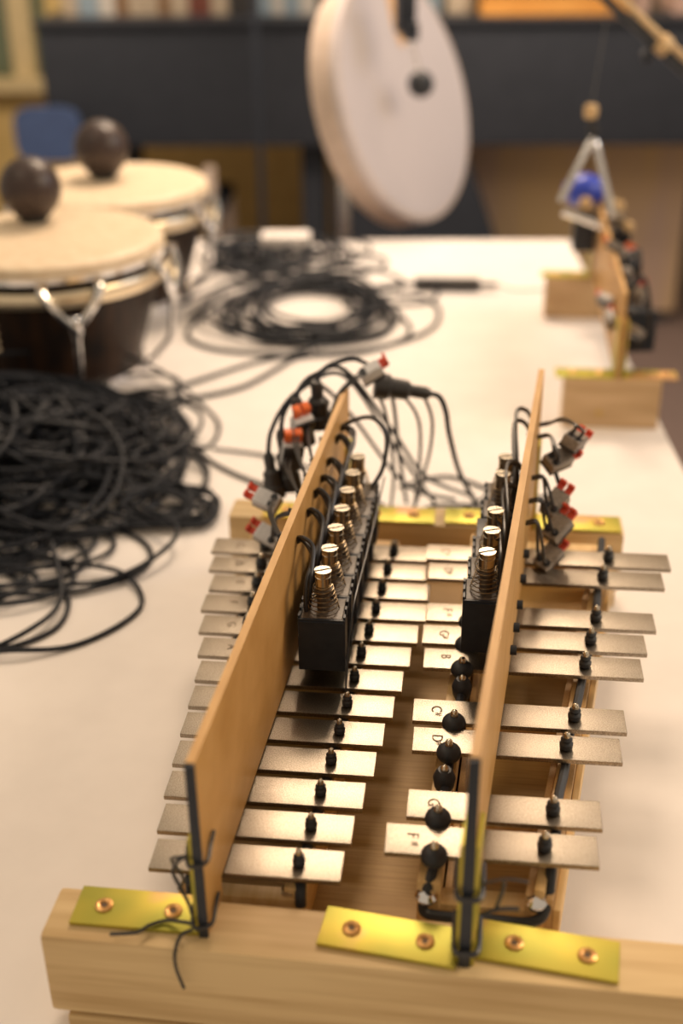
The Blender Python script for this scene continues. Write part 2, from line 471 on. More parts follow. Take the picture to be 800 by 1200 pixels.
# ------------------------------------------------------------------ shared builders for the solenoid machines
def solenoid(root, cx, cy, zb, zt, zh, wx=0.032, wy=0.0285, name_label=None, detail=True, side=1):
    """frame + coil + spring + plunger, standing over a bar; wx across, wy along the row"""
    H = zt-zb
    b = MB()
    th = 0.0016
    # bent steel frame: bottom, top and two end plates, closed front face
    b.box((cx, cy-wy/2+th/2, (zb+zt)/2), (wx, th, H), bev=0.0004)
    b.box((cx, cy+wy/2-th/2, (zb+zt)/2), (wx, th, H), bev=0.0004)
    b.box((cx, cy, zb+th/2), (wx, wy-2*th, th))
    b.box((cx-wx/2+th/2, cy, (zb+zt)/2), (th, wy-2*th, H))
    b.box((cx, cy-wy/2-0.0004, zt-0.0022), (wx-0.002, 0.0012, 0.0012))
    # top plate with finger notches standing proud at the sides
    for s in (-1, 1):
        for q in (-0.36, 0.0, 0.36):
            b.box((cx+s*(wx/2-0.0007), cy+q*wy, zt-0.0015), (0.0014, wy*0.16, 0.006))
    fr = b.build('solenoid', 'black_metal', root, origin=(cx, cy, zb))
    b = MB(); b.box((cx, cy, zt-th/2+0.0002), (wx-0.0044, wy-0.0032, th), bev=0.0003); b.build('top_plate', 'coil_black', fr)
    b = MB(); b.box((cx+0.0008, cy, (zb+zt)/2-0.001), (wx-2*th-0.0006, wy-2*th-0.001, H-2*th-0.002), bev=0.002); b.build('coil', 'coil_black', fr)
    b = MB(); b.lathe([(0.0105, 0), (0.0105, 0.0006), (0.0055, 0.0006)], (cx, cy, zt), seg=20); b.build('washer', 'coil_black', fr)
    # conical spring
    n = 6 if detail else 5
    pts = []
    hs = zh-0.012-zt
    for i in range(n*14+1):
        t = i/(n*14)
        r = 0.0108-(0.0108-0.0062)*t
        a = 2*PI*n*t
        pts.append((cx+r*math.cos(a), cy+r*math.sin(a), zt+0.0012+hs*t))
    b = MB(); b.tube(pts, 0.00042, 6); b.build('spring', 'spring_steel', fr)
    b = MB()
    b.lathe([(0.0044, zt-0.004), (0.0044, zh-0.0125)], (cx, cy, 0), seg=20)
    b.lathe([(0.0062, zh-0.0165), (0.0066, zh-0.0150), (0.0062, zh-0.0135)], (cx, cy, 0), seg=20)
    b.build('plunger', 'coil_black', fr)
    b = MB()
    b.lathe([(0.0050, zh-0.0135), (0.0055, zh-0.0130), (0.0055, zh-0.0045), (0.0050, zh-0.0042), (0.0050, zh-0.0030), (0.0056, zh-0.0028), (0.0057, zh-0.0014)], (cx, cy, 0), seg=20)
    b.build('cap', 'nickel', fr)
    b = MB(); b.lathe([(0.0056, zh-0.0014), (0.0056, zh-0.0012)], (cx, cy, 0), seg=20); b.build('slot', 'black_metal', fr)
    # slotted head: two half discs with a groove
    b = MB()
    for s in (-1, 1):
        poly = []
        for i in range(13):
            a = -PI/2+PI*i/12
            poly.append((max(math.cos(a)*0.0058, 0.00085), math.sin(a)*0.0058))
        a0 = PI/2+0.40 if s > 0 else -PI/2+0.40
        ca, sa = math.cos(a0), math.sin(a0)
        b.prism([(cx+x*ca-y*sa, cy+x*sa+y*ca) for x, y in poly], zh-0.0012, zh)
    b.build('slotted_head', 'nickel', fr)
    b = MB(); b.lathe([(0.0032, -0.0035), (0.0045, -0.002), (0.0045, 0)], (cx, cy, zb), seg=16); b.build('striker_tip', 'nickel', fr)
    return fr

def lever_connector(root, c, rot, lever='lever_red', body='connector_grey', size=1.0):
    """small two-way wire connector: body with two round ports, two levers on the far side"""
    R = rot.to_3x3(); c = Vector(c); s = size
    b = MB(); b.box(c, (0.0125*s, 0.0185*s, 0.0080*s), R, bev=0.0009)
    b.box(c+R@Vector((0, 0.0025*s, 0.0042*s)), (0.0118*s, 0.010*s, 0.0012*s), R)
    o = b.build('lever_connector', body, root, origin=c)
    b = MB(); b.box(c+R@Vector((0, -0.0003*s, -0.0044*s)), (0.0132*s, 0.0190*s, 0.0022*s), R, bev=0.0006)
    b.build('dark_back', 'plug_black', o)
    for q in (-1, 1):
        b = MB()
        p = c+R@Vector((q*0.0030*s, -0.0050*s, 0.0040*s))
        b.lathe([(0.0026*s, 0), (0.0026*s, 0.0009*s)], p, R@Vector((0, 0, 1)), seg=14)
        b.build('wire_port', 'rubber', o)
        b = MB()
        b.box(c+R@Vector((q*0.0032*s, 0.0115*s, 0.0020*s)), (0.0050*s, 0.0080*s, 0.0026*s), R, bev=0.0005)
        b.box(c+R@Vector((q*0.0032*s, 0.0150*s, 0.0042*s)), (0.0050*s, 0.0022*s, 0.0050*s), R, bev=0.0005)
        b.build('lever', lever, o)
    return o
def eul(x, y, z):
    from mathutils import Euler
    return Euler((math.radians(x), math.radians(y), math.radians(z))).to_matrix()

def plate(root, name, x0, x1, yc, z, wd, rz=0.0, holes=(0.25, 0.78), rivets=True, name2='screw', px=None):
    """flat leg of an angle bracket lying on a beam, with round head screws"""
    a = rz; c = ((x0+x1)/2, yc, z+0.00125)
    b = MB(); b.box(c, (abs(x1-x0), wd, 0.0025), Rz(a), bev=0.0006)
    o = b.build(name, 'zinc_yellow', root)
    for h in holes:
        L = x1-x0
        p = Vector(c)+Rz(a)@Vector(((h-0.5)*L, 0.0, 0.00125))
        b = MB()
        b.lathe([(0.0052, 0), (0.0050, 0.0010), (0.0036, 0.0016), (0.0024, 0.0012), (0.0022, 0.0004), (0.0003, 0.0004)], p, seg=20)
        b.build(name2, 'rivet_brass', o)
        b = MB(); b.lathe([(0.0019, 0), (0.0017, 0.0002)], p+Vector((0, 0, 0.0005)), seg=12); b.build('screw_recess', 'ink', o)
    return o

# ------------------------------------------------------------------ the solenoid frame over the glockenspiel
def b1x(y): return -0.041+0.05*(y+0.035)          # left board centre line
def b2x(y): return 0.0985+0.100*(y+0.040)         # right board centre line

def big_rig():
    g = thing('solenoid_frame', (0.05, 0.2, TZ), 'wooden frame with two upright thin boards holding black solenoids over the glockenspiel', 'percussion machine')
    # beams
    b = MB(); b.box((0.0600, -0.0312, -0.0390), (0.380, 0.0365, 0.058), Rz(-0.0218), bev=0.0035); b.build('beam', 'pine', g)
    b = MB(); b.box((0.0620, -0.0325, -0.0772), (0.366, 0.0365, 0.0150), Rz(-0.0218), bev=0.003); b.build('base_plank', 'pine', g)
    b = MB(); b.box((0.0540, 0.4580, -0.0390), (0.350, 0.0350, 0.058), Rz(-0.012), bev=0.0035); b.build('beam', 'pine', g)
    b = MB(); b.box((0.0540, 0.4580, -0.0772), (0.345, 0.0350, 0.0150), Rz(-0.012), bev=0.003); b.build('base_plank', 'pine', g)
    # boards
    def board(xf, y0, y1, z0, z1, nm):
        b = MB(); th = 0.0048
        x0, x1 = xf(y0), xf(y1)
        d = Vector((x1-x0, y1-y0, 0)); L = d.length; a = math.atan2(d.y, d.x)
        zn = 0.0035 if nm == 1 else 0.0170          # lower edge runs just above the bars, feet stand on the beams
        f = 0.030
        poly = [(0, z0), (f, z0), (f, zn), (L-f-0.004, zn), (L-f-0.004, z0), (L, z0), (L, z1), (0, z1)]
        ca, sa = math.cos(a), math.sin(a)
        b.prism(poly, -th/2, th/2, fn=lambda v: (x0+v.x*ca-v.z*sa, y0+v.x*sa+v.z*ca, v.y))
        o = b.build('upright_board', 'board_wood', g)
        return o
    bo1 = board(b1x, -0.0360, 0.468, -0.0095, 0.108, 1); bo1['label'] = 'left upright board with solenoids on its right face'
    bo2 = board(b2x, -0.0420, 0.472, -0.0095, 0.1275, 2); bo2['label'] = 'right upright board with solenoids on its left face'
    for xf, y, z1, w_ in ((b1x, -0.0366, 0.1075, 0.0050), (b2x, -0.0428, 0.1265, 0.0058)):
        b = MB(); b.box((xf(y), y-0.0004, (z1-0.0098)/2), (w_, 0.0024, z1+0.0098), bev=0.0004); b.build('edge_strip', 'black_metal', g)
    # angle brackets, flat leg + upright leg
    def vleg(xf, y, side, h, off=0.0):
        b = MB(); x = xf(y)+side*(0.0024+0.00135)
        b.box((x, y, -0.010+h/2), (0.0025, 0.026, h), Rz(-0.05 if xf is b1x else -0.1), bev=0.0006)
        return b
    def bracket(xf, y, side, h, x0, x1, rz, holes):
        o = plate(g, 'angle_bracket', x0, x1, y, -0.0098, 0.027, rz, holes)
        v = vleg(xf, y, side, h).build('upright_leg', 'zinc_yellow', o)
        return o
    bracket(b1x, -0.0235, -1, 0.068, -0.1160, -0.0437, -0.010, (0.22, 0.76))
    bracket(b2x, -0.0290, -1, 0.082, 0.0210, 0.0955, -0.125, (0.22, 0.76))
    bracket(b2x, -0.0300, 1, 0.082, 0.1040, 0.1790, -0.125, (0.27, 0.78))
    bracket(b1x, 0.4540, -1, 0.070, -0.0900, -0.0195, 0, (0.3, 0.75))
    bracket(b1x, 0.4540, 1, 0.070, -0.0110, 0.0640, 0, (0.3, 0.75))
    bracket(b2x, 0.4570, -1, 0.080, 0.0730, 0.1440, 0, (0.3, 0.75))
    bracket(b2x, 0.4530, 1, 0.080, 0.1530, 0.2260, 0, (0.3, 0.75))
    # solenoids
    yk = lambda k: k*PITCH+0.0118
    sol1 = []
    for k in range(6, 13):
        y = yk(k)
        sol1.append(solenoid(g, -0.0030+0.035*(y-0.19), y, 0.0155, 0.0565, 0.0870)); 
    ya = lambda k: AO+k*PITCH+BW/2
    for k in (6, 7, 8, 10, 11):
        y = ya(k)
        solenoid(g, 0.1055+0.095*(y-0.2036), y, 0.0290, 0.0700, 0.1000, wx=0.030)
    # side clamps that close the gap in the right row
    y = ya(9); cx = 0.1055+0.095*(y-0.2036)
    b = MB(); b.box((cx, y, 0.049), (0.030, 0.0285, 0.041), bev=0.0006); b.box((cx, y, 0.0705), (0.018, 0.018, 0.003), bev=0.001); b.build('spacer_block', 'black_metal', g)
    # thin lead taped along the left solenoids
    b = MB(); b.tube(smooth([(0.0145, 0.165, 0.006), (0.0150, 0.177, 0.030), (0.0165, 0.20, 0.054), (0.019, 0.26, 0.056), (0.0215, 0.33, 0.057), (0.023, 0.395, 0.058)], 6), 0.0007, 6); b.build('thin_wire', 'wire_black', g)
    # wire pairs on the left board: out of a hole in the board, over to the coil
    hz = 0.0865
    holes1 = [0.231, 0.270, 0.299, 0.328, 0.356, 0.398, 0.424]
    for i, hy in enumerate(holes1):
        y = yk(6+i); cx = -0.003+0.035*(y-0.19)
        b = MB()
        for q in (-1, 1):
            x0 = b1x(hy)+0.0
            lift = 0.010+0.004*((i*7) % 3)
            P = [(x0-0.012, hy+0.003, hz+0.0018*q), (x0, hy, hz+0.0018*q), (x0+0.007, hy-0.006-0.001*q, hz+lift*0.45+0.0018*q), (x0+0.015, hy-0.016+0.0022*q, hz+0.0025*q),
                 (cx-0.010+0.0012*q, y+0.001+0.002*q, 0.078), (cx-0.0105+0.001*q, y-0.002+0.003*q, 0.062), (cx-0.011, y+0.003*q, 0.052)]
            b.tube(smooth(P, 7), 0.00155, 8)
        b.build('wire_pair', 'wire_black', g)
    # tall loose loop near the rear end of the left board
    b = MB()
    b.tube(smooth([(b1x(0.424), 0.424, 0.088), (0.0, 0.420, 0.099), (0.014, 0.410, 0.103), (0.024, 0.400, 0.092), (0.022, 0.385, 0.070), (0.012, 0.375, 0.055)], 8), 0.0019, 8)
    b.build('wire_loop', 'wire_black', g)
    # connectors left of the left board (hanging in the air on their wires)
    conn1 = [((-0.0670, 0.345, 0.058), eul(20, -35, 62), 'lever_red', 'connector_clear'),
             ((-0.0640, 0.330, 0.034), eul(20, -35, 55), 'lever_red', 'connector_clear'),
             ((-0.0560, 0.408, 0.070), eul(70, -5, 200), 'lever_orange', 'connector_clear'),
             ((-0.0500, 0.430, 0.086), eul(60, 8, 215), 'lever_orange', 'connector_clear'),
             ((-0.0400, 0.470, 0.086), eul(60, 30, 235), 'lever_orange', 'connector_clear'),
             ((0.0050, 0.474, 0.1190), eul(30, 10, 290), 'lever_red', 'connector_clear')]
    for i, (c, R, lv, bd) in enumerate(conn1):
        lever_connector(g, c, R, lv, bd, 1.3 if i in (2, 3) else 1.1)
        hy = holes1[i] if i < 5 else 0.424
        P0 = Vector((b1x(hy)-0.001, hy, hz)); c = Vector(c)
        b = MB()
        for q in (-1, 1):
            pe = c+R@Vector((0.003*q, -0.006, 0.004))
            mid = (P0+pe)/2+Vector((-0.010, 0.004, 0.004))
            b.tube(smooth([P0+Vector((0, 0.001*q, 0)), P0+Vector((-0.008, 0.001*q, 0.001)), mid, pe], 7), 0.0012, 8)
        b.build('wire_pair', 'wire_black', g)
    # right board: holes, wires, connectors on the right face
    holes2 = [(0.334, 0.057), (0.358, 0.062), (0.366, 0.074), (0.456, 0.0745), (0.478, 0.080)]
    holes2 = [(0.300, 0.071), (0.328, 0.075), (0.352, 0.083), (0.415, 0.090), (0.440, 0.090)]
    conn2 = [((0.1570, 0.3400, 0.0200), eul(38, 18, -38), 'lever_red'),
             ((0.1625, 0.3450, 0.0440), eul(38, 10, -42), 'lever_red'),
             ((0.1600, 0.3600, 0.0580), eul(40, 20, -30), 'lever_red'),
             ((0.1620, 0.3850, 0.0840), eul(10, 30, -50), 'lever_red'),
             ((0.1740, 0.3900, 0.0990), eul(-10, 20, -30), 'lever_red')]
    for i, ((c, R, lv), (hy, hzz)) in enumerate(zip(conn2, holes2)):
        lever_connector(g, c, R, lv, 'connector_grey', 1.15)
        P0 = Vector((b2x(hy)+0.002, hy, hzz)); c = Vector(c)
        b = MB()
        for q in (-1, 1):
            pe = c+R@Vector((0.0034*q, -0.0055, 0.0055)); pu = pe+R@Vector((0, -0.001, 0.008))
            b.tube(smooth([P0+Vector((-0.008, 0.0015*q, 0.002)), P0+Vector((0, 0.0015*q, 0)), P0+Vector((0.008, 0.0015*q-0.003, 0.003)), (P0+pu)/2+Vector((0.004, 0, 0.006)), pu, pe], 7), 0.0013, 8)
        b.build('wire_pair', 'wire_black', g)
        # to the solenoid on the other face
        k = (6, 7, 8, 10, 11)[i]; y = ya(k); cx = 0.1055+0.095*(y-0.2036)
        b = MB()
        for q in (-1, 1):
            P = [(b2x(hy)-0.002, hy+0.0015*q, hzz), (b2x(hy)-0.009, hy-0.004+0.0015*q, hzz+0.014), (b2x(hy)-0.018, hy-0.020+0.0015*q, hzz+0.018),
                 (cx+0.009, y+0.012+0.002*q, 0.094), (cx+0.0095+0.001*q, y+0.003*q, 0.078), (cx+0.0085, y-0.004+0.003*q, 0.066)]
            b.tube(smooth(P, 7), 0.00135, 8)
        b.build('wire_pair', 'wire_black', g)
    # black clamp screws showing below the right face of the right board
    for (y, z) in ((0.300, 0.047), (0.275, 0.040), (0.245, 0.036), (0.215, 0.036), (0.190, 0.034)):
        b = MB(); b.cyl((b2x(y)+0.002, y, z-0.002), (b2x(y)+0.0065, y, z-0.002), 0.0034, seg=14); b.build('mounting_screw', 'black_metal', g)
    # thin black twist ties
    def tie(P, r=0.0011):
        b = MB(); b.tube(smooth(P, 8), r, 6); b.build('twist_tie', 'wire_black', g)
    x = b1x(-0.03)
    for z in (0.044, 0.0):
        tie([(x-0.0075, -0.012, z), (x-0.0078, -0.026, z+0.001), (x-0.005, -0.0395, z), (x, -0.0395, z-0.001), (x+0.0045, -0.036, z), (x+0.0045, -0.028, z+0.002), (x+0.005, -0.020, z+0.006)], 0.0012)
    tie([(x-0.0065, -0.036, 0.046), (x-0.012, -0.036, 0.041), (x-0.015, -0.034, 0.032), (x-0.012, -0.034, 0.022), (x-0.008, -0.036, 0.014), (x-0.006, -0.037, 0.006)])
    tie([(x-0.006, -0.038, 0.048), (x-0.013, -0.038, 0.046), (x-0.0165, -0.030, 0.036), (x-0.012, -0.026, 0.020), (x-0.016, -0.024, 0.010)], 0.0009)
    tie([(x-0.005, -0.038, 0.0), (x-0.014, -0.034, -0.0035), (x-0.022, -0.032, -0.0055), (x-0.030, -0.036, -0.0055), (x-0.036, -0.042, -0.0052), (x-0.050, -0.044, -0.006)])
    tie([(x-0.006, -0.039, -0.0035), (x-0.012, -0.042, -0.0055), (x-0.0135, -0.050, -0.010), (x-0.0130, -0.0515, -0.020), (x-0.010, -0.0515, -0.034)], 0.0010)
    x = b2x(-0.035)
    for z in (0.040, 0.002):
        tie([(x-0.0062, -0.018, z), (x-0.0064, -0.034, z), (x-0.0055, -0.0450, z), (x, -0.0462, z), (x+0.0055, -0.0445, z), (x+0.0068, -0.034, z), (x+0.0068, -0.020, z)], 0.0017)
    tie([(x+0.007, -0.036, 0.020), (x+0.016, -0.034, 0.023), (x+0.026, -0.032, 0.022)], 0.0011)
    tie([(x+0.014, -0.034, 0.022), (x+0.017, -0.030, 0.030), (x+0.018, -0.028, 0.036)], 0.0010)
    tie([(x+0.007, -0.036, 0.042), (x+0.018, -0.034, 0.044), (x+0.030, -0.032, 0.041)], 0.0007)
    return g
big_rig()

# ------------------------------------------------------------------ barrel plug leads hanging behind the left board
def plug_lead(top, bot, r, tail, label, group=None, fat=1.0):
    """tapered black barrel plug from top (cable end) to bot (mouth), cable runs off along tail"""
    top = Vector(top); bot = Vector(bot)
    t = thing('plug_lead', bot, label, 'cable', group)
    L = (bot-top).length; r *= 1.22
    b = MB()
    b.lathe([(r*0.45, 0), (r*0.62, L*0.10), (r*0.60, L*0.35), (r*0.95, L*0.42), (r*1.0, L*0.72), (r*1.25, L*0.76), (r*1.3, L*1.0), (r*0.9, L*1.01)], top, bot-top, 18)
    b.build('plug', 'plug_black', t)
    b = MB(); b.tube(smooth([top+(bot-top)*0.02]+[Vector(p) for p in tail], 8), 0.0020*fat, 8); b.build('cord', 'cable_black', t)
    return t
plug_lead((-0.0780, 0.420, 0.064), (-0.0720, 0.412, 0.026), 0.0062, [(-0.077, 0.430, 0.078), (-0.070, 0.450, 0.092), (-0.060, 0.475, 0.098), (-0.045, 0.51, 0.092), (-0.02, 0.56, 0.04), (0.03, 0.60, -0.05), (0.08, 0.63, -0.080)],
          'black barrel plug lead hanging lowest, at the left end of the plug row')
plug_lead((-0.0670, 0.424, 0.084), (-0.0600, 0.424, 0.030), 0.0066, [(-0.066, 0.435, 0.094), (-0.058, 0.455, 0.105), (-0.045, 0.485, 0.108), (-0.02, 0.53, 0.09), (0.02, 0.58, 0.0), (0.06, 0.62, -0.081)],
          'black barrel plug lead, second from the left in the plug row')
plug_lead((-0.0555, 0.440, 0.107), (-0.0500, 0.438, 0.066), 0.0070, [(-0.053, 0.452, 0.113), (-0.043, 0.47, 0.117), (-0.02, 0.50, 0.110), (0.02, 0.55, 0.03), (0.05, 0.60, -0.04), (0.10, 0.64, -0.081)],
          'black barrel plug lead third from the left in the row behind the left board')
plug_lead((-0.0400, 0.455, 0.117), (-0.0390, 0.462, 0.074), 0.0072, [(-0.036, 0.465, 0.123), (-0.025, 0.48, 0.125), (-0.005, 0.50, 0.119), (0.018, 0.53, 0.08), (0.024, 0.57, 0.0), (0.03, 0.62, -0.081)],
          'black barrel plug lead standing highest beside the tip of the left board')
plug_lead((0.0560, 0.486, 0.0960), (0.0080, 0.480, 0.1050), 0.0075, [(0.064, 0.487, 0.093), (0.070, 0.49, 0.078), (0.074, 0.50, 0.050), (0.084, 0.53, 0.0), (0.100, 0.57, -0.050), (0.11, 0.60, -0.0808)],
          'thick black barrel plug lying level just behind the tip of the left board', fat=1.2)
def small_cable(name, P, r, label, group=None, m='cable_black'):
    b = MB(); b.tube(smooth(P, 10), r, 8)
    return tag(b.build(name, m), label, 'cable', group)
lp = 'thin black leads drooping behind the solenoid frame'
ZT = TZ
for i, P in enumerate([
    [(0.020, 0.484, 0.101), (0.034, 0.50, 0.085), (0.046, 0.52, 0.05), (0.044, 0.55, -0.02), (0.034, 0.58, -0.081), (0.0, 0.62, -0.0825), (-0.06, 0.64, -0.0825)],
    [(0.008, 0.484, 0.098), (0.016, 0.50, 0.07), (0.022, 0.53, 0.0), (0.020, 0.57, -0.081), (0.06, 0.62, -0.0825), (0.12, 0.62, -0.0825)],
    [(0.050, 0.492, 0.092), (0.058, 0.505, 0.06), (0.052, 0.54, 0.0), (0.030, 0.59, -0.0805), (-0.03, 0.66, -0.0825), (-0.12, 0.72, -0.0825), (-0.20, 0.74, -0.0825)]]):
    small_cable('black_lead', P, 0.0016, 'thin black lead drooping to the table behind the tip of the left board', lp)
small_cable('black_lead', [(0.02, 0.60, -0.0780), (0.05, 0.585, -0.0780), (0.09, 0.60, -0.076), (0.13, 0.63, -0.06), (0.15, 0.60, -0.045), (0.152, 0.55, -0.03), (0.150, 0.50, -0.016)], 0.0018, 'black lead lying between the two board tips, running to the rear beam')
small_cable('black_lead', [(0.02, 0.66, -0.0825), (0.07, 0.69, -0.0825), (0.12, 0.66, -0.0825), (0.15, 0.645, -0.0825), (0.20, 0.66, -0.0825)], 0.0018, 'black lead in a low arc on the table between the two boards, far strand')
small_cable('black_lead', [(-0.235, 0.76, -0.0825), (-0.19, 0.70, -0.0825), (-0.13, 0.655, -0.0825), (-0.06, 0.635, -0.0825), (0.0, 0.60, -0.0825), (0.045, 0.575, -0.0825)], 0.0022, 'black cable running from the heap toward the rear beam, its end free')
small_cable('black_lead', [(0.160, 0.392, 0.074), (0.1640, 0.392, 0.062), (0.1690, 0.392, 0.050), (0.1740, 0.394, 0.036), (0.1760, 0.398, 0.022), (0.178, 0.43, 0.0), (0.180, 0.450, -0.0045)], 0.0018, 'black lead dropping from the topmost grey connector to the rear bracket')

# ------------------------------------------------------------------ cable heap on the left
def heap():
    lab = 'black cable looping through the big tangled heap in front of the drums'
    grp = 'black cables tangled in the heap left of the glockenspiel'
    C0 = Vector((-0.445, 0.66))
    ax = 0.215; ay = 0.235
    for c in range(17):
        rnd = random.Random(100+c)
        n = 125
        th = rnd.uniform(0, 6.28); ph = rnd.uniform(0, 6.28)
        cx = C0.x+rnd.uniform(-0.13, 0.13); cy = C0.y+rnd.uniform(-0.15, 0.13)
        P = []
        R0 = rnd.uniform(0.05, 0.13); sgn = rnd.choice((-1, 1))
        zz = rnd.uniform(0.1, 1.0)
        drift = rnd.uniform(0, 6.28)
        for i in range(n):
            th += sgn*0.34*rnd.uniform(0.8, 1.2)
            R = R0*(1+0.35*math.sin(i*0.11+ph)+0.15*math.sin(i*0.37))
            drift += rnd.uniform(-0.25, 0.25)
            cx += 0.0045*math.cos(drift); cy += 0.0045*math.sin(drift)
            ex = (cx-C0.x)/(ax-R0); ey = (cy-C0.y)/(ay-R0)
            if ex*ex+ey*ey > 1: drift = math.atan2(C0.y-cy, C0.x-cx)
            x = cx+R*math.cos(th); y = cy+R*0.95*math.sin(th)
            q = math.hypot((x-C0.x)/ax, (y-C0.y)/ay)
            h = 0.075*max(0, 1-q*q)**0.8+0.010
            zz = min(1, max(0.0, zz+rnd.uniform(-0.16, 0.16)))
            z = TZ+0.0026+h*(zz*0.9+0.1*math.sin(th*1.3)**2)
            P.append((x, y, max(z, TZ+0.0026)))
        b = MB(); b.tube(smooth(P, 4), 0.0027, 6)
        tag(b.build('tangled_cable', 'cable_black'), lab, 'cable', grp)
    z = TZ+0.0026
    for c in range(9):
        rnd = random.Random(300+c)
        near = c < 4
        cx, cy = (-0.375+rnd.uniform(-0.05, 0.04), 0.455+rnd.uniform(-0.04, 0.05)) if near else (-0.285+rnd.uniform(-0.05, 0.03), 0.70+rnd.uniform(-0.10, 0.12))
        R0 = rnd.uniform(0.055, 0.09); ph = rnd.uniform(0, 6); dr = rnd.uniform(0, 6.28)
        P = []
        for i in range(46):
            th = ph+i*0.42; R = R0*(1+0.3*math.sin(i*0.23+ph))
            x = cx+R*math.cos(th)*(1.25 if near else 0.9)+0.0012*i*math.cos(dr); y = cy+R*math.sin(th)*(0.8 if near else 1.1)+0.0008*i*math.sin(dr)
            P.append((x, y, z+(0.006 if near else 0.022)*(0.5+0.5*math.sin(i*0.37+c))))
        b = MB(); b.tube(smooth(P, 5), 0.0025, 6)
        tag(b.build('tangled_cable', 'cable_black'), lab, 'cable', grp)
    def one(P, label, r=0.0024):
        b = MB(); b.tube(smooth(P, 10), r, 8); tag(b.build('black_cable', 'cable_black'), label, 'cable')
    one([(-0.50, 0.66, z+0.03), (-0.40, 0.50, z+0.01), (-0.325, 0.435, z), (-0.280, 0.420, z), (-0.262, 0.395, z), (-0.262, 0.355, z), (-0.290, 0.325, z), (-0.322, 0.318, z), (-0.340, 0.345, z), (-0.335, 0.385, z), (-0.300, 0.415, z+0.005), (-0.24, 0.43, z+0.005), (-0.2, 0.47, z+0.01), (-0.19, 0.52, z+0.015), (-0.24, 0.56, z+0.02)],
        'black cable forming the small round loop at the near edge of the heap')
    one([(-0.56, 0.55, z), (-0.45, 0.37, z), (-0.36, 0.312, z), (-0.29, 0.312, z+0.005), (-0.24, 0.33, z), (-0.205, 0.37, z), (-0.198, 0.41, z), (-0.23, 0.45, z+0.004), (-0.30, 0.46, z+0.01), (-0.40, 0.50, z+0.02)],
        'black cable forming the large outer loop at the near right edge of the heap')
    one([(-0.60, 0.52, z), (-0.50, 0.36, z), (-0.40, 0.290, z), (-0.33, 0.300, z), (-0.28, 0.345, z+0.005), (-0.27, 0.40, z+0.005), (-0.30, 0.47, z+0.02)],
        'black cable running off the left edge of the picture below the heap')
    one([(-0.30, 0.74, z+0.03), (-0.25, 0.73, z+0.02), (-0.21, 0.74, z), (-0.205, 0.80, z), (-0.235, 0.86, z), (-0.30, 0.92, z+0.02), (-0.36, 0.93, z+0.04), (-0.42, 0.88, z+0.06), (-0.5, 0.8, z+0.08), (-0.55, 0.7, z+0.08)],
        'black cable arching in front of the near drum and down behind the heap')
    one([(-0.32, 0.66, z+0.03), (-0.25, 0.69, z+0.02), (-0.215, 0.70, z+0.01), (-0.19, 0.66, z), (-0.20, 0.60, z), (-0.25, 0.58, z+0.01), (-0.30, 0.62, z+0.03), (-0.27, 0.69, z+0.03), (-0.22, 0.74, z+0.01)],
        'black cable making a single round loop on the right flank of the heap')
    for i in range(5):
        o = i*0.004
        jr = random.Random(70+i); J = lambda a=0.016: jr.uniform(-a, a)
        one([(-0.31+J(), 0.62+J(), z+0.03), (-0.25+J(), 0.63+J(), z+0.018+J(0.006)), (-0.20+J(), 0.61+J(), z+0.008+J(0.004)), (-0.168+J(0.007), 0.592+J(0.01), z+0.003+0.002*i), (-0.172+J(0.008), 0.560+J(0.01), z+0.004),
             (-0.215+J(), 0.545+J(), z+0.008+J(0.004)), (-0.255+J(), 0.575+J(), z+0.015+J(0.006)), (-0.21+J(), 0.605+J(), z+0.014), (-0.185+J(0.01), 0.575+J(), z+0.010), (-0.24+J(), 0.54+J(), z+0.008), (-0.31, 0.56+J(), z+0.02)],
            'black cable in the narrow right tip of the heap by the rear beam end')
heap()
for o in [o for o in COL.objects if o.get('label', '').startswith('black cable in the narrow right tip')]:
    o['group'] = 'cables bunched at the right tip of the heap'

